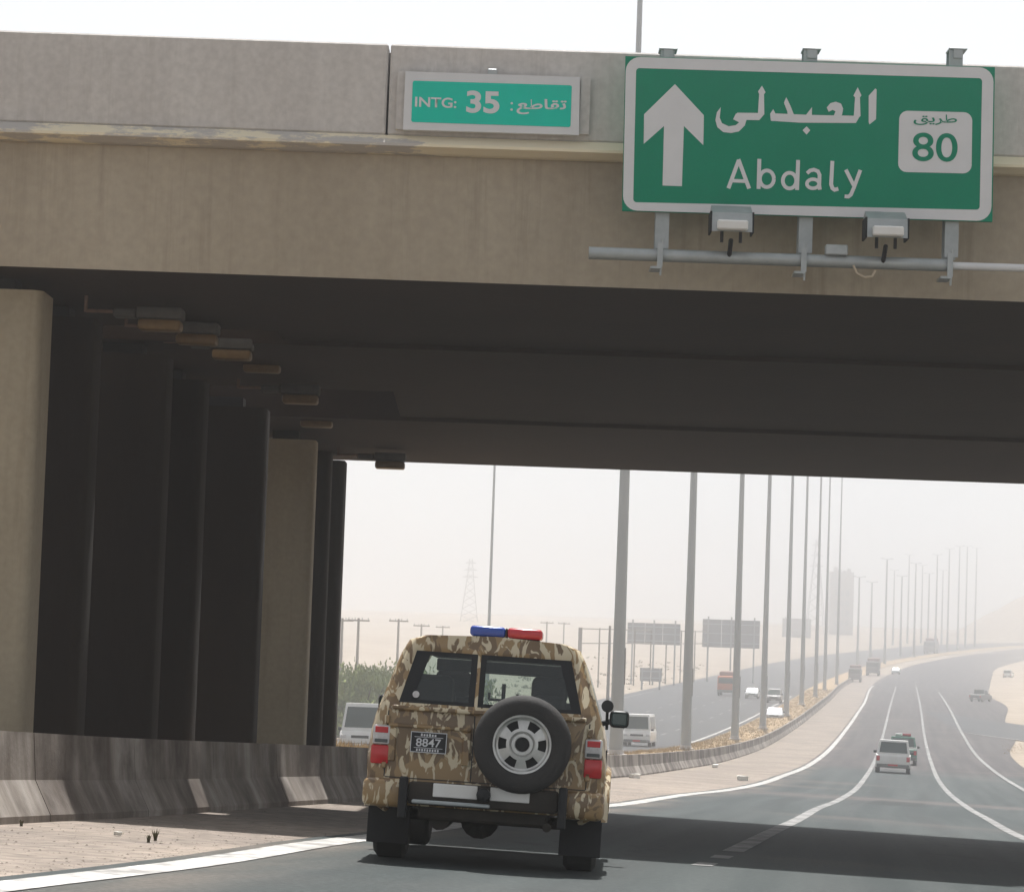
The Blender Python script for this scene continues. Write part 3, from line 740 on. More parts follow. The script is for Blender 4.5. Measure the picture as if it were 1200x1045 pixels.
for px, py in ((857, 256), (1038, 263)):
    c = at(px, py, 31.2); bm = B()
    # sloped hood facing the panel
    prism(bm, [(31.02, c.z-0.17), (31.38, c.z-0.05), (31.42, c.z+0.10), (31.30, c.z+0.15), (31.06, c.z+0.04)], c.x-0.215, c.x+0.215, lambda u, v, d: (d, u, v))
    fl = part('floodlight', bm, M['galv'], ds)
    bm = B(); box(bm, c.x-0.165, c.x+0.165, 30.93, 31.03, c.z-0.16, c.z-0.055, 0.015); g_ = part('reflector', bm, M['white'], ds); g_.parent = fl
    bm = B()
    for s in (-1, 1):
        tube(bm, (c.x+s*0.10, 31.15, c.z-0.12), (c.x+s*0.10, 31.15, c.z-0.27), 0.018, n=6)
        box(bm, c.x+s*0.225-0.01, c.x+s*0.225+0.01, 31.05, 31.36, c.z-0.17, c.z+0.05)
    tube(bm, (c.x, 31.15, c.z-0.24), (c.x, 31.40, c.z-0.42), 0.025, n=6)
    b_ = part('lamp_bracket', bm, M['dark'], ds); b_.parent = fl
c = at(980, 294, 31.36); bm = B(); box(bm, c.x-0.12, c.x+0.12, c.y-0.06, c.y+0.06, c.z-0.05, c.z+0.06, 0.01); part('junction_box', bm, M['galv'], ds)
bm = B()
pts = [at(x, y, 31.3) for x, y in ((1000, 311), (1004, 320), (1013, 325), (1022, 324), (1026, 317))]
for a, b in zip(pts, pts[1:]): tube(bm, a, b, 0.012, n=6)
part('loose_cable', bm, M['cable'], ds)

YS2 = 31.80
isg = tag(empty('interchange_sign', at(577, 158, YS2)), 'small turquoise sign with white frame reading 35 on the parapet', 'road sign')
q = lambda x, y: (470+x/5.4545, 75+y/5.4545)
bm = B(); slab_px(bm, [q(*p) for p in [(28, 48), (1143, 85), (1138, 455), (12, 420)]], YS2, YS2+0.06); part('panel', bm, M['signwhite'], isg)
bm = B(); poly_px(bm, rounded([q(*p) for p in [(75, 108), (1092, 138), (1083, 405), (65, 372)]], 2.5), YS2-0.004); part('sign_face', bm, M['signteal'], isg)
text_px('latin_lettering', 'INTG:', q(88, 275), 265/5.45, 65/5.45, YS2-0.008, M['signwhite'], isg, 0.034, (0.03, -1), bold=0.02)
text_px('numeral', '35', q(415, 313), 212/5.45, 143/5.45, YS2-0.008, M['signwhite'], isg, 0.03, (0.03, -1), bold=0.03)
text_px('arabic_lettering', '\uFECA\uFEC3\uFE8E\uFED8\uFE97', q(738, 322), 318/5.45, 98/5.45, YS2-0.008, M['signwhite'], isg, 0.01, (0.03, -1), bold=0.02)
text_px('colon', ':', q(698, 300), 16/5.45, 55/5.45, YS2-0.008, M['signwhite'], isg, 0.03, (0.03, -1))
for pp in ((466, 84, 476, 152), (681, 92, 690, 158)):
    bm = B(); a, b = at(pp[0], pp[1], 31.9), at(pp[2], pp[3], 31.9); box(bm, a.x, b.x, 31.88, 31.945, b.z, a.z)
    part('mounting_rail', bm, M['concrete'], isg)
bm = B(); c = at(577, 86, 31.85); box(bm, c.x-0.05, c.x+0.05, 31.8, 31.95, c.z-0.03, c.z+0.04, 0.008); part('bolt_plate', bm, M['galv'], isg)

# ------------------------------------------------------------------ orientation on the road
def pose(x, y, heading):
    """matrix of a vehicle standing on the ground, x right, y forward, heading in radians towards +X"""
    fw = Vector((math.sin(heading), math.cos(heading), 0))
    e = 1.0
    fw.z = (plane_z(x+fw.x*e, y+fw.y*e)-plane_z(x-fw.x*e, y-fw.y*e))/(2*e); fw.normalize()
    rt = Vector((math.cos(heading), -math.sin(heading), 0))
    rt.z = (plane_z(x+rt.x*e, y+rt.y*e)-plane_z(x-rt.x*e, y-rt.y*e))/(2*e)
    rt = (rt-fw*rt.dot(fw)).normalized(); up = rt.cross(fw)
    m = Matrix((rt, fw, up)).transposed().to_4x4(); m.translation = Vector((x, y, plane_z(x, y))); return m

# ------------------------------------------------------------------ camouflaged four-wheel drive
def camo_suv():
    t = tag(empty('suv'), 'desert camouflage four wheel drive with spare wheel and blue and red roof bar', 'suv')
    P = [(.80, .40), (.895, .46), (.945, .62), (.958, .84), (.935, 1.08), (.905, 1.20), (.745, 1.68), (.69, 1.785), (.56, 1.83), (0, 1.852)]
    def yy(s, z, st):
        # rear leans in above the belt, windscreen leans back
        y = s
        if z > 1.2:
            k = (z-1.2)/.66
            if s < .3: y += .14*k*(1-s/.3)
            if s > 2.2: y -= .62*k*min(1, (s-2.2)/1.2)
        return y
    ST = [0.0, .05, .30, 1.02, 1.12, 2.02, 2.12, 3.4]
    bm = B(); rows = []
    for s in ST:
        ins = .03 if s == 0.0 else 0.0
        L = [bm.verts.new((-(x-ins) if x else 0, yy(s, z, s), z)) for x, z in P]
        Rr = [bm.verts.new((x-ins, yy(s, z, s), z)) for x, z in P[:-1]][::-1]
        rows.append(L+Rr)
    n = len(P); n2 = len(rows[0]); win = {2, 4, 6}; sideg = []
    for j in range(len(ST)-1):
        for i in range(n2-1):
            qd = (rows[j][i], rows[j][i+1], rows[j+1][i+1], rows[j+1][i])
            if j in win and i in (5, n2-2-5): sideg.append([v.co.copy() for v in qd]); continue
            bm.faces.new(qd)
    # bonnet
    H = [(.80, .40), (.895, .46), (.945, .62), (.95, .84), (.92, 1.06), (.86, 1.16), (0, 1.20)]
    prev = None
    for k, (s, dz, sh) in enumerate([(3.4, 0, 0), (4.0, -.02, .01), (4.5, -.05, .05), (4.72, -.16, .10)]):
        L = [bm.verts.new((-(x-sh) if x else 0, s, z+(dz if z > 1 else 0))) for x, z in H]
        r_ = L + [bm.verts.new((x-sh, s, z+(dz if z > 1 else 0))) for x, z in H[:-1]][::-1]
        if prev:
            for i in range(len(r_)-1): bm.faces.new((prev[i], prev[i+1], r_[i+1], r_[i]))
        prev = r_
    bm.faces.new(prev)
    # rear face: rows of height, five columns, two window openings
    def hw(z):
        for (xa, za), (xb, zb) in zip(P, P[1:]):
            if za <= z <= zb: return xa+(xb-xa)*(z-za)/(zb-za)-.03
        return .8
    ZR = [.46, .62, .84, 1.08, 1.20, 1.275, 1.70, 1.785, 1.83]
    g = []
    for z in ZR:
        xw = lerp_table([(1.0, .74), (1.275, .735), (1.70, .625), (1.9, .58)], z)
        xs = [-hw(z), -min(xw, hw(z)-.03), -.128, -.102, min(xw, hw(z)-.03), hw(z)]
        g.append([bm.verts.new((x, yy(0, z, 0), z)) for x in xs])
    rearg = []
    for j in range(len(ZR)-1):
        for i in range(5):
            qd = (g[j][i], g[j][i+1], g[j+1][i+1], g[j+1][i])
            if ZR[j] == 1.275 and i in (1, 3): rearg.append([v.co.copy() for v in qd]); continue
            bm.faces.new(qd)
    bm.faces.new(g[-1][::1] + [bm.verts.new((0, yy(0, 1.852, 0), 1.852))])
    bmesh.ops.remove_doubles(bm, verts=bm.verts[:], dist=.002)
    body = obj('body', bm, M['camo'], t, True, 48)
    sm = body.modifiers.new('thick', 'SOLIDIFY'); sm.thickness = .03; sm.offset = -1
    # glass
    for qd in sideg:
        bm = B(); bm.faces.new([bm.verts.new(p) for p in qd]); obj('side_window', bm, M['tintglass'], t)
    for k, qd in enumerate(rearg):
        bm = B(); bm.faces.new([bm.verts.new(p+Vector((0, .012, 0))) for p in qd]); rg = obj('rear_window', bm, M['clearglass'], t)
        # black printed border
        a, b, c, d = qd; lo, ro = (.11, .05) if k == 0 else (.045, .085)
        ia = a+Vector((lo, 0, .03)); ib = b+Vector((-ro, 0, .03)); ic = c+Vector((-ro, 0, -.035)); idd = d+Vector((lo, 0, -.035))
        bm = B(); o_ = [bm.verts.new(p+Vector((0, .006, 0))) for p in (a, b, c, d)]
        i_ = [bm.verts.new(p+Vector((0, .006+.14*(p.z-1.2)/.66-.14*(qd[n_].z-1.2)/.66, 0))) for n_, p in enumerate((ia, ib, ic, idd))]
        for n_ in range(4): bm.faces.new((o_[n_], o_[(n_+1) % 4], i_[(n_+1) % 4], i_[n_]))
        obj('window_seal', bm, M['black'], rg)
    # round sticker in the left pane
    bm = B(); lathe(bm, [(.028, 0), (.028, .004)], 'y', 14, (-.60, .003, 1.345)); obj('window_sticker', bm, M['clearlens'], t)
    # inside
    bm = B(); box(bm, -.85, .85, .12, 3.4, .47, .55); box(bm, -.82, .82, 2.95, 3.35, .55, 1.12, .05); obj('cabin_floor', bm, M['trim'], t)
    bm = B(); box(bm, -.62, .62, .28, 2.7, 1.71, 1.735); box(bm, -.62, .62, 2.66, 2.74, 1.60, 1.708, .01); obj('roof_lining', bm, M['seat'], t)
    bm = B(); box(bm, -.74, -.34, .42, .80, .56, 1.52, .04, 2); obj('cargo_box', bm, M['seat'], t)
    for x in (-.42, .42):
        bm = B(); box(bm, x-.27, x+.27, 1.9, 2.1, .62, 1.38, .09, 3); box(bm, x-.25, x+.25, 2.0, 2.5, .58, .78, .05, 2); box(bm, x-.16, x+.16, 1.92, 2.04, 1.36, 1.60, .07, 3)
        obj('seat', bm, M['seat'], t, True)
    bm = B(); box(bm, -.72, .72, .95, 1.12, .58, 1.20, .07, 3)
    for x in (-.48, .45): box(bm, x-.14, x+.14, .98, 1.1, 1.2, 1.42, .05, 3)
    obj('rear_seat', bm, M['seat'], t, True)
    bm = B(); tube(bm, (.04, 1.5, 1.1), (.04, 1.5, 1.50), .017, n=8)
    for a, b in (((-.08, 1.5, 1.42), (-.08, 1.5, 1.36)), ((-.08, 1.5, 1.36), (.16, 1.5, 1.36)), ((.16, 1.5, 1.36), (.16, 1.5, 1.42))): tube(bm, a, b, .012, n=6)
    obj('equipment_rack', bm, M['black'], t)
    bm = B(); box(bm, -.14, .10, 2.72, 2.75, 1.60, 1.68, .01); obj('inside_mirror', bm, M['black'], t)
    # tail door relief
    bm = B(); box(bm, -.78, .78, -.06, .02, 1.215, 1.25, .012, 2); obj('door_ridge', bm, M['camo'], t)
    bm = B(); box(bm, -.80, -.13, -.03, .01, 1.075, 1.105, .012, 2); box(bm, -.80, -.73, -.024, .01, .80, 1.074, .01); box(bm, -.20, -.13, -.024, .01, .80, 1.074, .01)
    obj('plate_surround', bm, M['camo'], t)
    bm = B()
    box(bm, -.119, -.111, -.004, .01, .68, 1.203); box(bm, -.812, -.804, -.004, .01, .68, 1.203); box(bm, .804, .812, -.004, .01, .68, 1.203); box(bm, -.803, .803, -.004, .01, .672, .679)
    obj('door_gap', bm, M['black'], t)
    # number plate
    bm = B(); box(bm, -.615, -.325, -.022, -.005, .885, 1.05, .004); pl = obj('number_plate', bm, M['plate'], t)
    bm = B(); X_, Z_ = -.615, .885
    for (a, b, c, d) in ((0, .29, 0, .006), (0, .29, .159, .165), (0, .006, .0065, .1585), (.284, .29, .0065, .1585), (.03, .26, .122, .126), (.03, .26, .036, .040)):
        box(bm, X_+a, X_+b, -.0235, -.0225, Z_+c, Z_+d)
    obj('plate_border', bm, M['numeral'], pl)
    def plate_text(s, x0, z0, wd, ht):
        c = bpy.data.curves.new('plate_text', 'FONT'); c.body = s; c.offset = .012; o = bpy.data.objects.new('plate_text', c); COL.objects.link(o)
        bpy.context.view_layer.update(); me = bpy.data.meshes.new_from_object(o.evaluated_get(bpy.context.evaluated_depsgraph_get())); bpy.data.objects.remove(o)
        xs = [v.co.x for v in me.vertices]; ys = [v.co.y for v in me.vertices]
        for v in me.vertices: v.co = Vector((x0+(v.co.x-min(xs))/(max(xs)-min(xs))*wd, -.0245, z0+(v.co.y-min(ys))/(max(ys)-min(ys))*ht))
        me.materials.clear(); me.materials.append(M['numeral']); link(bpy.data.objects.new('plate_numeral', me), pl)
    plate_text('8847', X_+.045, Z_+.048, .20, .066)
    bm = B()
    for i in range(9): box(bm, X_+.05+i*.021, X_+.062+i*.021, -.0245, -.0228, Z_+(.012 if i % 2 else .01), Z_+.030)
    tag(obj('plate_script', bm, M['numeral'], pl), kind='stuff'); bm = B()
    for i in range(6): box(bm, X_+.08+i*.022, X_+.094+i*.022, -.0245, -.0228, Z_+.131, Z_+(.148 if i % 3 else .152))
    tag(obj('plate_script', bm, M['numeral'], pl), kind='stuff')
    # tail lights
    for s in (-1, 1):
        bm = B(); box(bm, s*.855-.072, s*.855+.072, -.03, .05, 0.775, .925, .015, 2); tl = obj('tail_light', bm, M['redlens'], t, True)
        bm = B(); box(bm, s*.850-.070, s*.850+.070, -.03, .05, .929, 1.085, .018, 2); obj('clear_lens', bm, M['clearlens'], tl, True)
        bm = B(); box(bm, s*.850-.052, s*.850+.052, -.036, -.028, 1.022, 1.07, .003); obj('red_reflector', bm, M['redlens'], tl)
        bm = B(); box(bm, s*.850-.052, s*.850+.052, -.036, -.028, .945, .972, .003); obj('grey_reflector', bm, M['trim'], tl)
    # bumper
    bm = B(); box(bm, -.60, .60, -.13, .10, .475, .655, .03, 2); obj('bumper', bm, M['under'], t, True)
    for s in (-1, 1):
        bm = B(); a, b = sorted((s*.605, s*.965)); box(bm, a, b, -.12, .55, .44, .665, .05, 3); obj('bumper_corner', bm, M['camo'], t, True)
    for a, b, m in ((-.40, -.045, 'white'), (.055, .37, 'white')):
        bm = B(); box(bm, a, b, -.145, -.131, .545, .652, .005); obj('bumper_panel', bm, M[m], t)
    bm = B(); box(bm, -.56, .06, -.20, -.135, .485, .515, .008); obj('step', bm, M['galv'], t)
    bm = B(); lathe(bm, [(.03, -.24), (.055, -.22), (.058, -.16), (.05, -.135)], 'y', 14, (.005, 0, .585)); obj('tow_hitch', bm, M['black'], t, True)
    for x in (-.635, .635):
        bm = B(); box(bm, x-.035, x+.035, -.19, -.125, .36, .69, .012); obj('overrider', bm, M['black'], t)
    # flares
    for s in (-1, 1):
        for yc in (.98, 3.92):
            bm = B(); pr = []
            for k in range(9):
                a_ = math.pi*k/8; pr.append((math.cos(a_), math.sin(a_)))
            v1 = [bm.verts.new((s*.945, yc+c_*.50, .42+s_*.44)) for c_, s_ in pr]; v2 = [bm.verts.new((s*.995, yc+c_*.47, .42+s_*.40)) for c_, s_ in pr]; v3 = [bm.verts.new((s*.93, yc+c_*.42, .42+s_*.36)) for c_, s_ in pr]
            for k in range(8):
                bm.faces.new((v1[k], v1[k+1], v2[k+1], v2[k])); bm.faces.new((v2[k], v2[k+1], v3[k+1], v3[k]))
            obj('wheel_arch', bm, M['camo'], t, True)
    # wheels
    for x in (-.785, .785):
        for yc in (.98, 3.92):
            s = 1 if x > 0 else -1; bm = B()
            lathe(bm, [(.21, x-.12), (.345, x-.135), (.385, x-.10), (.387, x+.10), (.345, x+.135), (.21, x+.12)], 'x', 32, (0, yc, .385)); wh = obj('wheel', bm, M['tyre'], t, True)
            bm = B(); lathe(bm, [(.21, x+s*.121), (.205, x+s*.14), (.17, x+s*.09), (.08, x+s*.10), (.03, x+s*.11)], 'x', 24, (0, yc, .385)); obj('rim', bm, M['rim'], wh, True)
        bm = B(); box(bm, x-.17, x+.17, .50, .512, .13, .52, .004); obj('mud_flap', bm, M['dark'], t)
    # underbody
    bm = B(); box(bm, -.52, .52, .02, 3.6, .36, .47, .02); tube(bm, (-.66, .98, .37), (.66, .98, .37), .05, n=10); lathe(bm, [(.06, -.2), (.16, -.08), (.16, .08), (.06, .2)], 'y', 14, (-.06, .98, .36)); tube(bm, (-.35, .1, .36), (-.35, .75, .36), .085, n=10)
    obj('underbody', bm, M['under'], t)
    # spare wheel on the door
    bm = B(); cx, cz = .285, 1.005
    lathe(bm, [(.232, -.245), (.262, -.262), (.315, -.266), (.352, -.252), (.381, -.215), (.390, -.17), (.390, -.11), (.375, -.06), (.33, -.035), (.22, -.035)], 'y', 48, (cx, 0, cz), cap=False); sp = obj('spare_wheel', bm, M['tyre'], t, True, 50)
    bm = B(); n_ = 48; rings = [(.238, -.238), (.232, -.252), (.218, -.250), (.205, -.215), (.192, -.208), (.128, -.225), (.105, -.228), (.09, -.205), (.085, -.215), (.06, -.216), (.055, -.19)]
    rv = [[bm.verts.new((cx+r*math.cos(2*math.pi*i/n_), h, cz+r*math.sin(2*math.pi*i/n_))) for i in range(n_)] for r, h in rings]
    for k in range(len(rings)-1):
        for i in range(n_):
            ang = ((i+.5)*360/n_) % 60
            if k == 4 and (ang < 13 or ang > 47): continue
            bm.faces.new((rv[k][i], rv[k][(i+1) % n_], rv[k+1][(i+1) % n_], rv[k+1][i]))
    obj('rim', bm, M['rim'], sp, True, 35)
    bm = B(); lathe(bm, [(.20, -.17), (.20, -.14)], 'y', 32, (cx, 0, cz)); obj('hub', bm, M['black'], sp)
    bm = B(); box(bm, cx-.12, cx+.12, -.05, .01, cz-.12, cz+.12, .01); obj('spare_carrier', bm, M['black'], t)
    # mirrors
    for s in (-1, 1):
        bm = B(); a, b = sorted((s*.95, s*1.125)); box(bm, a, b, 2.72, 2.84, 1.20, 1.355, .04, 3); mi = obj('wing_mirror', bm, M['black'], t, True)
        bm = B(); a, b = sorted((s*.968, s*1.108)); box(bm, a, b, 2.712, 2.719, 1.222, 1.335, .01); obj('mirror_glass', bm, M['carglass'], mi)
        bm = B(); tube(bm, (s*.86, 2.80, 1.22), (s*.98, 2.78, 1.26), .025, n=8); obj('mirror_arm', bm, M['black'], mi)
    bm = B(); lathe(bm, [(.055, 2.68), (.055, 2.70), (.04, 2.76), (.012, 2.80)], 'y', 16, (.925, 0, 1.385)); tube(bm, (.925, 2.75, 1.35), (.93, 2.8, 1.18), .014, n=6); obj('round_mirror', bm, M['black'], t, True)
    # roof light bar
    bm = B(); box(bm, -.25, .33, 1.26, 1.54, 1.85, 1.880, .01); lb = obj('light_bar', bm, M['black'], t)
    for a, b, m in ((-.27, .030, 'bluelens'), (.046, .345, 'redbar')):
        bm = B(); box(bm, a, b, 1.24, 1.56, 1.882, 1.972, .03, 3); obj('beacon_lens', bm, M[m], lb, True)
    bm = B(); box(bm, .031, .045, 1.25, 1.55, 1.883, 1.965, .004); obj('bar_divider', bm, M['black'], lb)
    for s in (-1, 1):
        for zz in (.78, 1.13):
            bm = B(); box(bm, s*.815-.022, s*.815+.022, -.03, .0, zz-.035, zz+.035, .008); obj('hinge', bm, M['camo'], t)
    bm = B(); tube(bm, (.52, -.06, .36), (.52, .5, .38), .035, n=12); obj('exhaust', bm, M['under'], t, True)
    # wiper, side trim
    bm = B(); tube(bm, (.02, -.01, 1.29), (.40, .005, 1.36), .008, n=6); obj('wiper', bm, M['black'], t)
    bm = B(); box(bm, -.03, .03, -.02, .0, 1.13, 1.19, .008); obj('door_handle', bm, M['black'], t)
    for s in (-1, 1):
        for yc in (1.07, 2.07):
            bm = B(); tube(bm, (s*.957, yc, .55), (s*.948, yc, 1.0), .005, n=5); obj('door_gap', bm, M['black'], t)
    return t
suv = camo_suv()
p = at(561, 1014, 23.5)
suv.matrix_world = pose(p.x, 23.5, R(2.3))

# ------------------------------------------------------------------ other traffic
def vehicle(name, label, cat, px, depth, heading, kind, paint, group='traffic on the highway', snap_py=None, extra=None):
    t = tag(empty(name), label, cat, group)
    x = at(px, 800, depth).x
    D = {'suv': (4.7, 1.88, 1.02, 1.80, .30, .36, 1.35, 3.3), 'sedan': (4.5, 1.76, .92, 1.42, .28, .32, .75, 3.1), 'minibus': (5.2, 1.95, 1.10, 2.25, .30, .34, .05, 4.5),
         'pickup': (5.1, 1.82, 1.02, 1.76, .32, .37, 1.75, 3.5), 'coaster': (6.6, 2.1, 1.15, 2.55, .35, .40, .05, 6.2)}[kind]
    L, W, belt, H, clr, wr, cr, cf = D; hw = W/2
    # lower body as a side profile
    prof = [(0, clr+.06), (.12, clr), (L-.12, clr), (L, clr+.12), (L-.01, belt-.28), (L-.12, belt-.12)]
    prof += [(cf+.25, belt)] if kind not in ('minibus', 'coaster') else [(L-.18, belt)]
    prof += [(.08, belt), (0, belt-.08)]
    bm = B(); prism(bm, prof, -hw, hw, lambda u, v, d: (d, u, v))
    bmesh.ops.bevel(bm, geom=bm.edges[:], offset=.05, segments=2, affect='EDGES', profile=.6)
    obj('body', bm, paint, t, True)
    # cabin frustum
    rs = .06 if kind in ('minibus', 'coaster') else .42
    fs = .38 if kind in ('minibus', 'coaster') else .75
    c0, c1 = (0.06, L-.2) if kind in ('minibus', 'coaster') else ((.10, cf+.25) if kind == 'suv' else ((cr-.35, cf+.2) if kind == 'sedan' else (cr, cf+.2)))
    if kind == 'suv': rs = .18
    if kind == 'pickup': rs = .12
    base = [(-hw+.04, c0), (hw-.04, c0), (hw-.04, c1), (-hw+.04, c1)]; top = [(-hw+.17, c0+rs), (hw-.17, c0+rs), (hw-.17, c1-fs), (-hw+.17, c1-fs)]
    bm = B(); a = [bm.verts.new((u, v, belt-.01)) for u, v in base]; b = [bm.verts.new((u, v, H)) for u, v in top]
    bm.faces.new(a[::-1]); bm.faces.new(b)
    for i in range(4): bm.faces.new((a[i], a[(i+1) % 4], b[(i+1) % 4], b[i]))
    bmesh.ops.bevel(bm, geom=bm.edges[:], offset=.04, segments=2, affect='EDGES', profile=.6)
    obj('cabin', bm, paint, t, True)
    names = ['rear_window', 'side_window', 'windscreen', 'side_window']
    for i in range(4):
        p0, p1, p2, p3 = (Vector((*base[i], belt)), Vector((*base[(i+1) % 4], belt)), Vector((*top[(i+1) % 4], H)), Vector((*top[i], H)))
        nrm = (p1-p0).cross(p3-p0).normalized()
        f = lambda u, v: (p0.lerp(p1, u)).lerp(p3.lerp(p2, u), v)+nrm*.008
        bm = B(); bm.faces.new([bm.verts.new(f(u, v)) for u, v in ((.07, .12), (.93, .12), (.93, .86), (.07, .86))]); obj(names[i], bm, M['carglass'], t)
    for xx in (-hw+.11, hw-.11):
        for yy in (.95 if L < 6 else 1.4, L-.85):
            bm = B(); lathe(bm, [(wr*.55, xx-.10), (wr*.95, xx-.11), (wr, xx-.07), (wr, xx+.07), (wr*.95, xx+.11), (wr*.55, xx+.10)], 'x', 20, (0, yy, wr)); wh = obj('wheel', bm, M['tyre'], t, True)
            bm = B(); s = 1 if xx > 0 else -1; lathe(bm, [(wr*.56, xx+s*.09), (wr*.5, xx+s*.105), (wr*.1, xx+s*.10)], 'x', 16, (0, yy, wr)); obj('rim', bm, M['rim'], wh, True)
    for s in (-1, 1):
        bm = B(); box(bm, s*(hw-.20)-.13, s*(hw-.20)+.13, L-.06, L+.012, belt-.36, belt-.20, .02); obj('headlight', bm, M['clearlens'], t)
        bm = B(); box(bm, s*(hw-.13)-.09, s*(hw-.13)+.09, -.012, .05, belt-.36, belt-.10, .015); obj('tail_light', bm, M['redlens'], t)
        bm = B(); box(bm, s*(hw+.08)-.09, s*(hw+.08)+.09, cf-.15 if kind not in ('minibus', 'coaster') else L-.5, cf-.05 if kind not in ('minibus', 'coaster') else L-.4, belt+.02, belt+.17, .02); obj('wing_mirror', bm, M['black'], t)
    bm = B(); box(bm, -hw+.06, hw-.06, -.10, .05, clr+.02, clr+.20, .03, 2); obj('rear_bumper', bm, M['greypaint'], t)
    bm = B(); box(bm, -hw+.06, hw-.06, L-.05, L+.09, clr+.02, clr+.20, .03, 2); obj('front_bumper', bm, M['greypaint'], t)
    bm = B(); box(bm, -.45, .45, L-.04, L+.004, belt-.36, belt-.22, .01); obj('grille', bm, M['black'], t)
    bm = B(); box(bm, -.26, .26, -.115, -.101, clr+.10, clr+.20); obj('number_plate', bm, M['redlens'] if extra == 'redplate' else M['white'], t)
    bm = B(); box(bm, -.26, .26, L+.091, L+.10, clr+.06, clr+.17); obj('number_plate', bm, M['redlens'] if extra == 'redplate' else M['white'], t)
    if extra == 'beacon':
        bm = B(); box(bm, -.5, .5, (c0+c1)/2-.15, (c0+c1)/2+.15, H+.002, H+.05, .01); lb = obj('light_bar', bm, M['black'], t)
        for a, b, m in ((-.5, -.06, 'white'), (-.04, .5, 'redbar')):
            bm = B(); box(bm, a, b, (c0+c1)/2-.16, (c0+c1)/2+.16, H+.052, H+.20, .05, 2); obj('beacon_lens', bm, M[m], lb, True)
    if kind == 'pickup':
        bm = B(); box(bm, -hw+.02, hw-.02, .02, .07, belt+.002, belt+.12, .01); box(bm, -hw+.02, -hw+.07, .072, cr-.03, belt+.002, belt+.12, .01); box(bm, hw-.07, hw-.02, .072, cr-.03, belt+.002, belt+.12, .01); obj('load_bed_rail', bm, M['white'], t)
    oncoming = heading > math.pi/2
    m = pose(x, depth, heading)
    t.matrix_world = m @ Matrix.Translation((0, -L if oncoming else 0, 0)); return t
RD = lambda y: math.atan((XLEFT(y+5)-XLEFT(y-5))/10.0)
vehicle('suv', 'white four wheel drive driving ahead in the middle lane', 'suv', 1048.5, 160, RD(160), 'suv', M['white'], extra='redplate')
vehicle('pickup_truck', 'dark green police pickup with white and red roof lights ahead of white car', 'pickup', 1059.5, 186, RD(186), 'pickup', M['greenpaint'], extra='beacon')
vehicle('pickup_truck', 'dark grey pickup pulling off the road beside the sand bank', 'pickup', 1143, 425, RD(425)+.35, 'pickup', M['greypaint'])
vehicle('suv', 'white four wheel drive far up the road where it bends', 'suv', 1180, 640, RD(640)+.1, 'suv', M['white'])
vehicle('minibus', 'white minibus coming towards the light poles on the opposite road', 'minibus', 748, 205, RD(205)+math.pi, 'minibus', M['white'], extra='redplate')
vehicle('minibus', 'white minibus passing in front of the green bushes', 'minibus', 424, 148, RD(148)+math.pi, 'coaster', M['white'])
vehicle('sedan', 'grey car coming alone along the opposite road between two poles', 'car', 881, 395, RD(395)+math.pi, 'sedan', M['silver'])
vehicle('suv', 'dark four wheel drive with lit bonnet coming beside the median', 'suv', 907, 375, RD(375)+math.pi, 'suv', M['greypaint'])
vehicle('sedan', 'pale silver saloon following close to the median edge line', 'car', 908, 300, RD(300)+math.pi, 'sedan', M['silver'])
vehicle('sedan', 'small pale car far off beyond the last tall pole', 'car', 1049, 640, RD(640)+math.pi, 'sedan', M['silver'])

def lorry(label, px, depth, cabm, loadm, hd, sc=1.0):
    t = tag(empty('truck'), label, 'truck', 'traffic on the highway')
    L, hw = 8.2, 1.22
    bm = B(); box(bm, -hw, hw, L-2.0, L, .75, 2.75, .12, 2); obj('cab', bm, cabm, t, True)
    bm = B(); box(bm, -hw+.15, hw-.15, L+.002, L+.02, 1.75, 2.5, .01); obj('windscreen', bm, M['carglass'], t)
    bm = B(); box(bm, -hw, hw, 0, L-2.2, 1.15, 2.7, .05); obj('load_body', bm, loadm, t)
    bm = B(); box(bm, -hw+.1, hw-.1, .3, L-2.5, 2.7, 3.35, .2, 2); obj('cargo', bm, M['maroon'], t)
    bm = B(); box(bm, -.45, .45, .1, L-.1, .7, 1.0); obj('chassis', bm, M['under'], t)
    bm = B(); box(bm, -hw, hw, L, L+.12, .5, .85, .03); obj('front_bumper', bm, M['greypaint'], t)
    for x in (-hw+.16, hw-.16):
        for y in (1.2, 2.3, L-1.1):
            bm = B(); lathe(bm, [(.25, x-.13), (.48, x-.14), (.5, x-.1), (.5, x+.1), (.48, x+.14), (.25, x+.13)], 'x', 18, (0, y, .5)); obj('wheel', bm, M['tyre'], t, True)
    x = at(px, 800, depth).x
    t.matrix_world = pose(x, depth, hd) @ Matrix.Translation((0, -L if hd > 1.6 else 0, 0)) @ Matrix.Scale(sc, 4)
lorry('orange truck with loaded body on the opposite road by the sand', 851, 405, M['orangepaint'], M['orangepaint'], RD(405)+math.pi)
lorry('dark grey truck in the haze below the thin far poles', 1022, 620, M['greypaint'], M['signback'], RD(620)+math.pi, 1.1)
lorry('hazy grey truck beside the foot of the grey tower', 1001, 560, M['greypaint'], M['signback'], RD(560)+math.pi, 0.95)
lorry('blue grey truck at the top of the distant rise', 1089, 860, M['greypaint'], M['signback'], RD(800)+math.pi, 1.35)

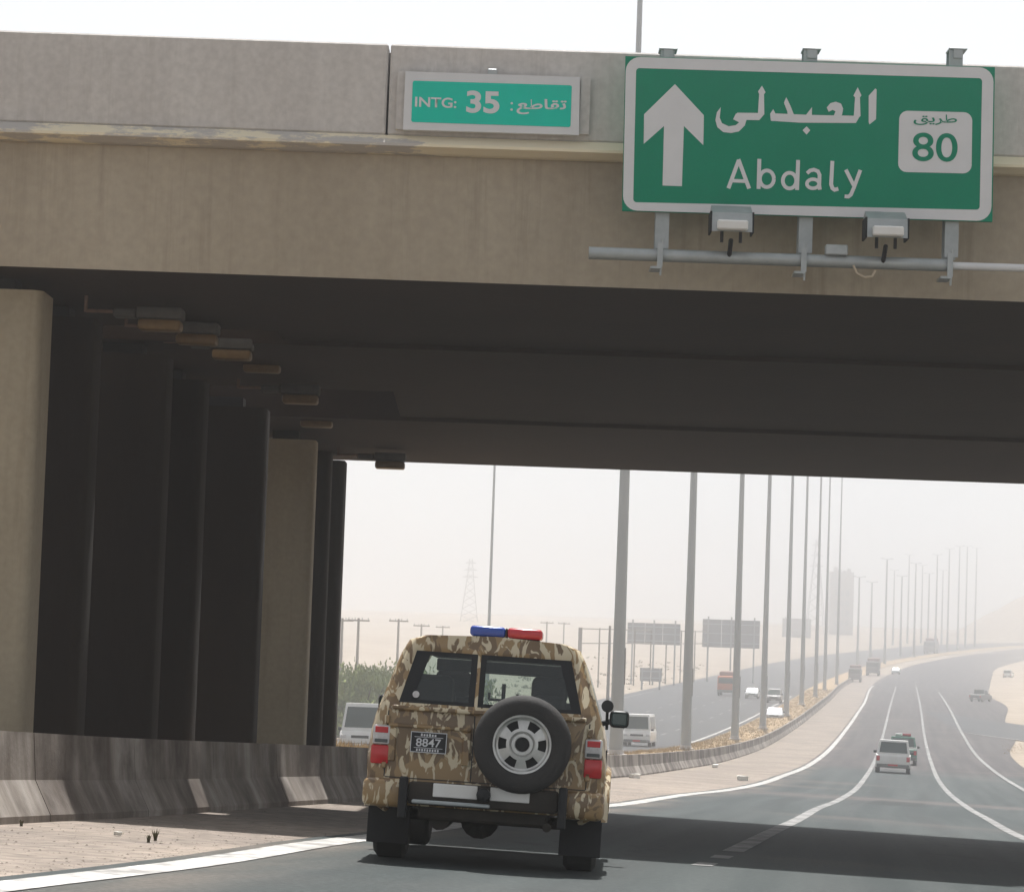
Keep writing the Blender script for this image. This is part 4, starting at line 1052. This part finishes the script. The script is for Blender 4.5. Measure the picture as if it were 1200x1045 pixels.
# ------------------------------------------------------------------ tall light poles in the median
def make_pole():
    t = empty('light_pole')
    bm = B(); lathe(bm, [(.30, 0), (.285, 2), (.22, 12), (.15, 24), (.10, 37.6)], 'z', 16); obj('shaft', bm, M['polegrey'], t, True)
    bm = B(); box(bm, .18, .30, -.12, .12, 3.1, 4.7, .02); obj('access_door', bm, M['signback'], t)
    bm = B(); lathe(bm, [(.5, -.3), (.5, .12), (.34, .14), (.34, .3)], 'z', 16); obj('base', bm, M['concrete'], t)
    bm = B(); lathe(bm, [(1.0, 37.0), (1.06, 37.05), (1.06, 37.15), (1.0, 37.2)], 'z', 20, closed=True)
    for k in range(4):
        a = k*math.pi/2+.4; tube(bm, (0, 0, 37.1), (math.cos(a), math.sin(a), 37.1), .04, n=6)
    hd = obj('lamp_ring', bm, M['galv'], t)
    for k in range(6):
        a = k*math.pi/3+.2; bm = B(); box(bm, -.2, .2, -.3, .3, -.12, .08, .04, 2, Matrix.Translation((1.2*math.cos(a), 1.2*math.sin(a), 37.05)) @ Matrix.Rotation(a-math.pi/2, 4, 'Z')); obj('lamp_head', bm, M['galv'], hd, True)
    return t
def copy_tree(o, parent=None):
    c = o.copy(); COL.objects.link(c); c.parent = parent
    for ch in o.children: copy_tree(ch, c)
    return c
ORD = ['first', 'second', 'third', 'fourth', 'fifth', 'sixth', 'seventh', 'eighth', 'ninth', 'tenth', 'eleventh', 'twelfth', 'thirteenth', 'fourteenth', 'fifteenth']
PL = 'tall grey steel light pole in the median, %s in the row from the overpass'
PG = 'tall light poles along the median'
pole = make_pole(); first = True
def xpole(y): return BARR(y)-1.75
for i, (px, d) in enumerate([(725, 127), (806.5, 168), (863.5, 217), (896, 259), (923, 310), (940.5, 357), (956.5, 405), (967, 457), (981, 520)]):
    o = pole if i == 0 else copy_tree(pole)
    x = at(px, 778, d).x
    o.location = (x, d, med_z(x, d)-.05); tag(o, PL % ORD[i], 'light pole', PG)
def thin_pole(px, d, top_py, r, label, group, name='light_pole'):
    x = at(px, 760, d).x; z0 = zt(x, d); h = at(px, top_py, d).z-z0
    t = tag(empty(name, (x, d, z0)), label, 'light pole', group)
    bm = B(); lathe(bm, [(r*1.3, -.3), (r*1.3, h*.18), (r, h*.19), (r*.55, h)], 'z', 10); obj('shaft', bm, M['polegrey'], t, True)
    bm = B()
    for s in (-1, 1): tube(bm, (0, 0, h-.1), (s*.9, 0, h+.15), .06, n=6)
    obj('arm', bm, M['galv'], t)
    for s in (-1, 1):
        bm = B(); box(bm, s*1.2-.35, s*1.2+.35, -.16, .16, h+.08, h+.24, .04); obj('lamp_head', bm, M['galv'], t)
thin_pole(572, 262, 440, .145, 'slender lamp post standing alone behind the camouflaged car', 'lamp posts left of the opposite road')
for k, (px, tp, d) in enumerate(((1005, 676, 700), (1020, 682, 760), (1037, 655, 720), (1055, 675, 820), (1071, 660, 800), (1087, 672, 880), (1096, 650, 860), (1110, 643, 900), (1122, 640, 930), (1131, 640, 960), (1142, 642, 980), (1046, 668, 960), (1063, 650, 990), (1079, 662, 1000), (1103, 668, 1010))):
    thin_pole(px, d, tp, .30, 'thin far lamp post in the haze, %s beyond the hazy tower' % ORD[k], 'far lamp posts in the haze')

# ------------------------------------------------------------------ sign backs and roadside things on the left
def sign_back(px0, px1, py0, py1, d, label, posts, name='billboard', foot=None):
    a, b = at(px0, py0, d), at(px1, py1, d); xm = (a.x+b.x)/2; z0 = zt(xm, d)
    t = tag(empty(name, (xm, d, z0)), label, 'road sign', 'sign boards seen from behind')
    w2 = (b.x-a.x)/2; zt0, zb = a.z-z0, b.z-z0
    nn = max(2, int(w2*2/2.6))
    for k in range(nn):
        bm = B(); box(bm, -w2+2*w2*k/nn+.03, -w2+2*w2*(k+1)/nn-.03, 0, .08, zb, zt0); obj('panel', bm, M['signback'], t)
    for k in range(3 if w2 > 3 else 2):
        zz = zb+(zt0-zb)*(k+.5)/(3 if w2 > 3 else 2); bm = B(); box(bm, -w2, w2, -.12, -.003, zz-.08, zz+.08); obj('rail', bm, M['galv'], t)
    for k in range(posts):
        xx = -w2*.8+1.6*w2*k/(posts-1); bm = B(); box(bm, xx-.13, xx+.13, -.32, -.125, -.3, zt0+(.5 if w2 > 3 else 0)); obj('post', bm, M['polegrey'], t)
sign_back(735.5, 797, 729, 756, 470, 'wide grey board of upright panels left of the second sign board', 3)
sign_back(823.5, 890, 725, 760, 520, 'largest grey sign board seen from behind, crossed by a pole', 3)
sign_back(750, 775.5, 782, 798.5, 430, 'small square grey sign board on two thin legs over sand', 2)
sign_back(917, 950, 724, 752, 980, 'faint grey sign board half hidden behind distant poles', 2)

def utility(px, d, top_py, label, arms=1, group='wooden utility poles on the desert'):
    x = at(px, 760, d).x; z0 = zt(x, d); h = at(px, top_py, d).z-z0
    t = tag(empty('utility_pole', (x, d, z0)), label, 'utility pole', group)
    bm = B(); tube(bm, (0, 0, -.5), (0, 0, h), .20, .13, 8); obj('shaft', bm, M['wood'], t)
    for k in range(arms):
        bm = B(); box(bm, -1.25, 1.25, -.08, .08, h-.35-k*.9, h-.18-k*.9); ca = obj('crossarm', bm, M['wood'], t)
        for s in (-1.1, -.4, .4, 1.1):
            bm = B(); tube(bm, (s, 0, h-.178-k*.9), (s, 0, h+.06-k*.9), .06, n=6); obj('insulator', bm, M['galv'], ca)
UL = 'wooden utility pole with crossarm on pale desert, %s out from the overpass columns'
for k, (px, d, tp) in enumerate(((400, 330, 724), (419, 332, 724), (466, 380, 725), (493, 450, 731), (518, 520, 733), (640, 560, 728), (660, 600, 729))):
    utility(px, d, tp, UL % ORD[k])
utility(714, 330, 733, 'thin dark pole beside the thickest light pole', 0)
# rail fence
fa, fb = at(680, 745, 420), at(830, 752, 520)
fx = tag(empty('rail_fence', (fa.x, fa.y, zt(fa.x, fa.y))), 'tall two rail fence on posts beyond the opposite road', 'fence')
nposts = 9
for k in range(nposts):
    p = fa.lerp(fb, k/(nposts-1)); z0 = zt(p.x, p.y); tz = at(680+150*k/(nposts-1), 735+4*k/(nposts-1), p.y).z
    bm = B(); r = .28 if k == 0 else .10; box(bm, p.x-r-fx.location.x, p.x+r-fx.location.x, p.y-.1-fx.location.y, p.y+.1-fx.location.y, z0-.3-fx.location.z, tz-fx.location.z); obj('post', bm, M['wood'], fx)
for dz in (0, -2.1):
    bm = B(); pts = []
    for k in range(nposts):
        p = fa.lerp(fb, k/(nposts-1)); tz = at(680+150*k/(nposts-1), 735+4*k/(nposts-1), p.y).z; pts.append(Vector((p.x, p.y-.15, tz-.15+dz))-fx.location)
    for a, b in zip(pts, pts[1:]): tube(bm, a, b, .075, n=6)
    obj('rail', bm, M['wood'], fx)

def lattice(px, d, top_py, wd, label):
    x = at(px, 740, d).x; z0 = zt(x, d); h = at(px, top_py, d).z-z0
    t = tag(empty('transmission_tower', (x, d, z0)), label, 'pylon', 'lattice pylons in the haze')
    W = lambda z: wd*(1-z/h)**1.1*.5+.45
    lv = [h*k/9 for k in range(10)]
    bm = B()
    for sx in (-1, 1):
        for sy in (-1, 1):
            for a, b in zip(lv, lv[1:]): tube(bm, (sx*W(a), sy*W(a), a), (sx*W(b), sy*W(b), b), .16, n=4)
    obj('leg', bm, M['polegrey'], t)
    bm = B()
    for a, b in zip(lv, lv[1:]):
        for s in (-1, 1):
            tube(bm, (-W(a), s*W(a), a), (W(b), s*W(b), b), .08, n=4); tube(bm, (W(a), s*W(a), a), (-W(b), s*W(b), b), .08, n=4)
            tube(bm, (s*W(a), -W(a), a), (s*W(b), W(b), b), .08, n=4)
    obj('bracing', bm, M['polegrey'], t)
    for k, z in enumerate((h*.72, h*.83, h*.94)):
        bm = B(); ww = 2.6-.4*k
        for s in (-1, 1): tube(bm, (-ww, 0, z), (0, s*.4, z+.5), .12, n=4); tube(bm, (ww, 0, z), (0, s*.4, z+.5), .12, n=4)
        tube(bm, (-ww, 0, z), (ww, 0, z), .12, n=4); obj('crossarm', bm, M['polegrey'], t)
lattice(549, 980, 655, 5, 'faint lattice pylon above the roof of the camouflaged car')
lattice(955, 1050, 632, 6, 'faint lattice pylon behind the row of tall light poles')

# hazy tower
td = 1080; tx = at(987, 700, td)
z0 = zt(tx.x, td); th = at(987, 670, td).z-z0
tw = tag(empty('tower_block', (tx.x, td, z0)), 'hazy grey tower with jagged top beyond the end of the poles', 'tower')
bm = B(); box(bm, -4.2, 4.2, 0, 7, -.5, th); obj('wall', bm, M['tower'], tw)
for k, (xx, hh) in enumerate(((-2.5, 1.8), (-1.1, .9), (.8, .5), (2.4, 1.2))):
    bm = B(); box(bm, xx-.6, xx+.6, .5, 3.5, th+.002, th+hh); obj('parapet_block', bm, M['tower'], tw)
for r in range(max(1, int((th-5)/3.6))):
    for c in range(3):
        bm = B(); box(bm, -2.6+c*1.95, -1.4+c*1.95, -.03, -.003, 3+r*3.6, 5.0+r*3.6); obj('window', bm, M['polegrey'], tw)

# ------------------------------------------------------------------ vegetation
def bush(px, d, hgt, wd, label, seed, n=8000):
    rg = random.Random(seed); x = at(px, 800, d).x; z0 = zt(x, d)
    t = tag(empty('bush', (x, d, z0)), label, 'bush', 'bushes left of the opposite road')
    bm = B()
    for k in range(7):
        a = rg.uniform(0, 6.28); q0 = Vector((rg.uniform(-.4, .4), rg.uniform(-.4, .4), -.2)); q1 = Vector((math.cos(a)*wd*.16, math.sin(a)*wd*.16, hgt*.4)); q2 = Vector((math.cos(a)*wd*.33, math.sin(a)*wd*.33, hgt*.75))
        tube(bm, q0, q1, .10, .06, 6); tube(bm, q1, q2, .06, .02, 6)
    obj('trunk', bm, M['bark'], t)
    cl = [(Vector((rg.gauss(0, wd*.24), rg.gauss(0, wd*.2), hgt*rg.uniform(.08, .78))), rg.uniform(.6, 1.2)) for _ in range(46)]
    v, f = [], []
    for _ in range(n):
        c, s = rg.choice(cl); o = Vector((rg.gauss(0, s*.45), rg.gauss(0, s*.45), rg.gauss(0, s*.5)))
        c = c+o
        if c.z < .05: c.z = rg.uniform(.05, .4)
        a = Vector((rg.gauss(0, .4), rg.gauss(0, .4), 1)).normalized(); b = a.orthogonal().normalized(); b.rotate(Matrix.Rotation(rg.uniform(0, 6.28), 3, a))
        l, w_ = rg.uniform(.18, .42), rg.uniform(.05, .11); i = len(v)
        v += [c-b*w_, c+b*w_, c+a*l+b*w_*.3, c+a*l-b*w_*.3]; f.append((i, i+1, i+2, i+3))
    raw('crown', v, f, M['leaf'], t)
for k, (px, d, h, wd) in enumerate(((384, 205, 4.0, 6.4), (404, 214, 4.5, 6.6), (424, 206, 4.8, 6.4), (445, 218, 5.4, 6.6), (466, 210, 5.0, 5.8), (488, 220, 4.9, 5.8), (512, 228, 4.5, 5.4))):
    bush(px, d, h, wd, 'olive green feathery bush beside the opposite road, %s in the hedge from the columns' % ORD[k], 40+k)

def tufts(name, label, region, n, hmin, hmax, seed, m, y_of=None):
    rg = random.Random(seed); v, f = [], []
    for _ in range(n):
        x, y = region(rg); z = (med_z(x, y) if XLEFT(y)-9.9 < x < BARR(y)-.1 else gz(x, y)+.02)
        for k in range(5):
            a = rg.uniform(0, 6.28); l = rg.uniform(hmin, hmax); d = Vector((math.cos(a)*.5, math.sin(a)*.5, 1)).normalized()
            s = Vector((-math.sin(a), math.cos(a), 0))*rg.uniform(.006, .02); b = Vector((x+rg.uniform(-.15, .15), y+rg.uniform(-.15, .15), z)); i = len(v)
            v += [b-s, b+s, b+d*l]; f.append((i, i+1, i+2))
    return tag(raw(name, v, f, m), label, 'dry grass', kind='stuff')
def reg_med(rg):
    y = 34+430*rg.random()**1.6; return rg.uniform(XLEFT(y)-9.5, BARR(y)-.5), y
tufts('dry_grass', 'dry orange grass growing along the median strip', reg_med, 9000, .05, .24, 3, M['drygrass'])
def reg_ramp(rg):
    p = hit(1190+rg.uniform(-14, 30), 876+rg.uniform(-6, 8)); return p.x, p.y
tufts('dry_grass', 'dry yellow grass at the corner of the ramp', reg_ramp, 110, .04, .14, 5, M['drygrass'])
rg = random.Random(11); gv3, gf3 = [], []
for _ in range(4200):
    y = 18+70*rg.random()**1.5; x = rg.uniform(BARR(y)+.3, XLEFT(y)-.3) if rg.random() < .75 else XLEFT(y)-.3-abs(rg.gauss(0, .35))
    s_ = rg.choice((.004, .005, .006, .008, .014)); z = gz(x, y)-.015; i = len(gv3)
    gv3 += [(x-s_, y-s_*.7, z), (x+s_, y-s_, z), (x+s_*.6, y+s_, z), (x-s_*.8, y+s_*.8, z), (x+s_*.1, y, z+s_*rg.uniform(.4, .8))]
    gf3 += [(i, i+1, i+4), (i+1, i+2, i+4), (i+2, i+3, i+4), (i+3, i, i+4)]
tag(raw('gravel', gv3, gf3, M['dust']), 'loose gravel scattered over the dusty shoulder', 'gravel', kind='stuff')
def reg_scrub(rg):
    y = 190+460*rg.random(); return XLEFT(y)-33.5-abs(rg.gauss(0, 9))-rg.random()*30*rg.random(), y
rg = random.Random(21); v_, f_ = [], []
for _ in range(260):
    x, y = reg_scrub(rg); z = zt(x, y)-.05; sz = rg.uniform(.25, .7)
    for k in range(9):
        a = rg.uniform(0, 6.28); e = rg.uniform(.2, 1.0); c = Vector((x+math.cos(a)*sz*e, y+math.sin(a)*sz*e, z+rg.uniform(0, .25)*sz)); d = Vector((math.cos(a)*.5, math.sin(a)*.5, 1))*sz*rg.uniform(.3, .6); q_ = Vector((-math.sin(a), math.cos(a), 0))*sz*.2; i = len(v_)
        v_ += [c-q_, c+q_, c+d+q_*.4, c+d-q_*.4]; f_.append((i, i+1, i+2, i+3))
tag(raw('desert_scrub', v_, f_, M['scrub']), 'sparse grey brown scrub dotting the sand beyond the opposite road', 'scrub', kind='stuff')
# weeds and litter on the shoulder
for k, (px, py, h) in enumerate(((174, 985, .07), (182, 983, .11), (25, 966, .06))):
    p = hit(px, py); rg = random.Random(k); v, f = [], []
    for _ in range(26):
        a = rg.uniform(0, 6.28); d = Vector((math.cos(a)*.45, math.sin(a)*.45, 1)); s = Vector((-math.sin(a), math.cos(a), 0))*.014; i = len(v)
        v += [-s, s, d*h*rg.uniform(.5, 1)]; f.append((i, i+1, i+2))
    o = raw('weed', v, f, M['weed']); o.location = (p.x, p.y, p.z-.012); tag(o, ['small dark weed in front of a taller weed on the shoulder', 'taller dark weed on the dusty shoulder by the barrier', 'tiny weed at the foot of the sunlit barrier end'][k], 'weed', 'weeds on the shoulder')
for k, (px, py, s, lab) in enumerate(((870, 914, .35, 'white plastic box lying beside the white edge line'), (744, 911, .3, 'crumpled pale bag lying on sand at the barrier foot'), (838, 899, .32, 'pale scrap of litter on the sandy shoulder'), (138, 977, .06, 'flattened white scrap on the dusty shoulder'))):
    p = hit(px, py); bm = B(); box(bm, -s*.6, s*.6, -s*.4, s*.4, 0, s*.5, s*.06, 2)
    rg = random.Random(k)
    for v_ in bm.verts: v_.co += Vector((rg.uniform(-1, 1), rg.uniform(-1, 1), rg.uniform(-.3, 1)))*s*.1
    o = obj('litter', bm, M['litter']); o.location = (p.x, p.y, p.z-.01); o.rotation_euler = (0, 0, k*.7); tag(o, lab, 'litter', 'litter on the shoulder')

# ------------------------------------------------------------------ dusty air
HX = 2900
bm = B(); box(bm, -2900, 4200, -60, 3520, -9.5, 64)
hz = obj('haze', bm, [])
hm = bpy.data.materials.new('dust_haze'); hm.use_nodes = True; t = hm.node_tree; t.nodes.clear()
o_ = t.nodes.new('ShaderNodeOutputMaterial'); pv = t.nodes.new('ShaderNodeVolumePrincipled')
pv.inputs['Color'].default_value = (0.935, 0.95, 0.975, 1); pv.inputs['Density'].default_value = 0.0015; pv.inputs['Anisotropy'].default_value = 0.88
t.links.new(pv.outputs[0], o_.inputs['Volume'])
hz.data.materials.append(hm); tag(hz, 'pale dusty haze filling the air', 'haze', kind='stuff')
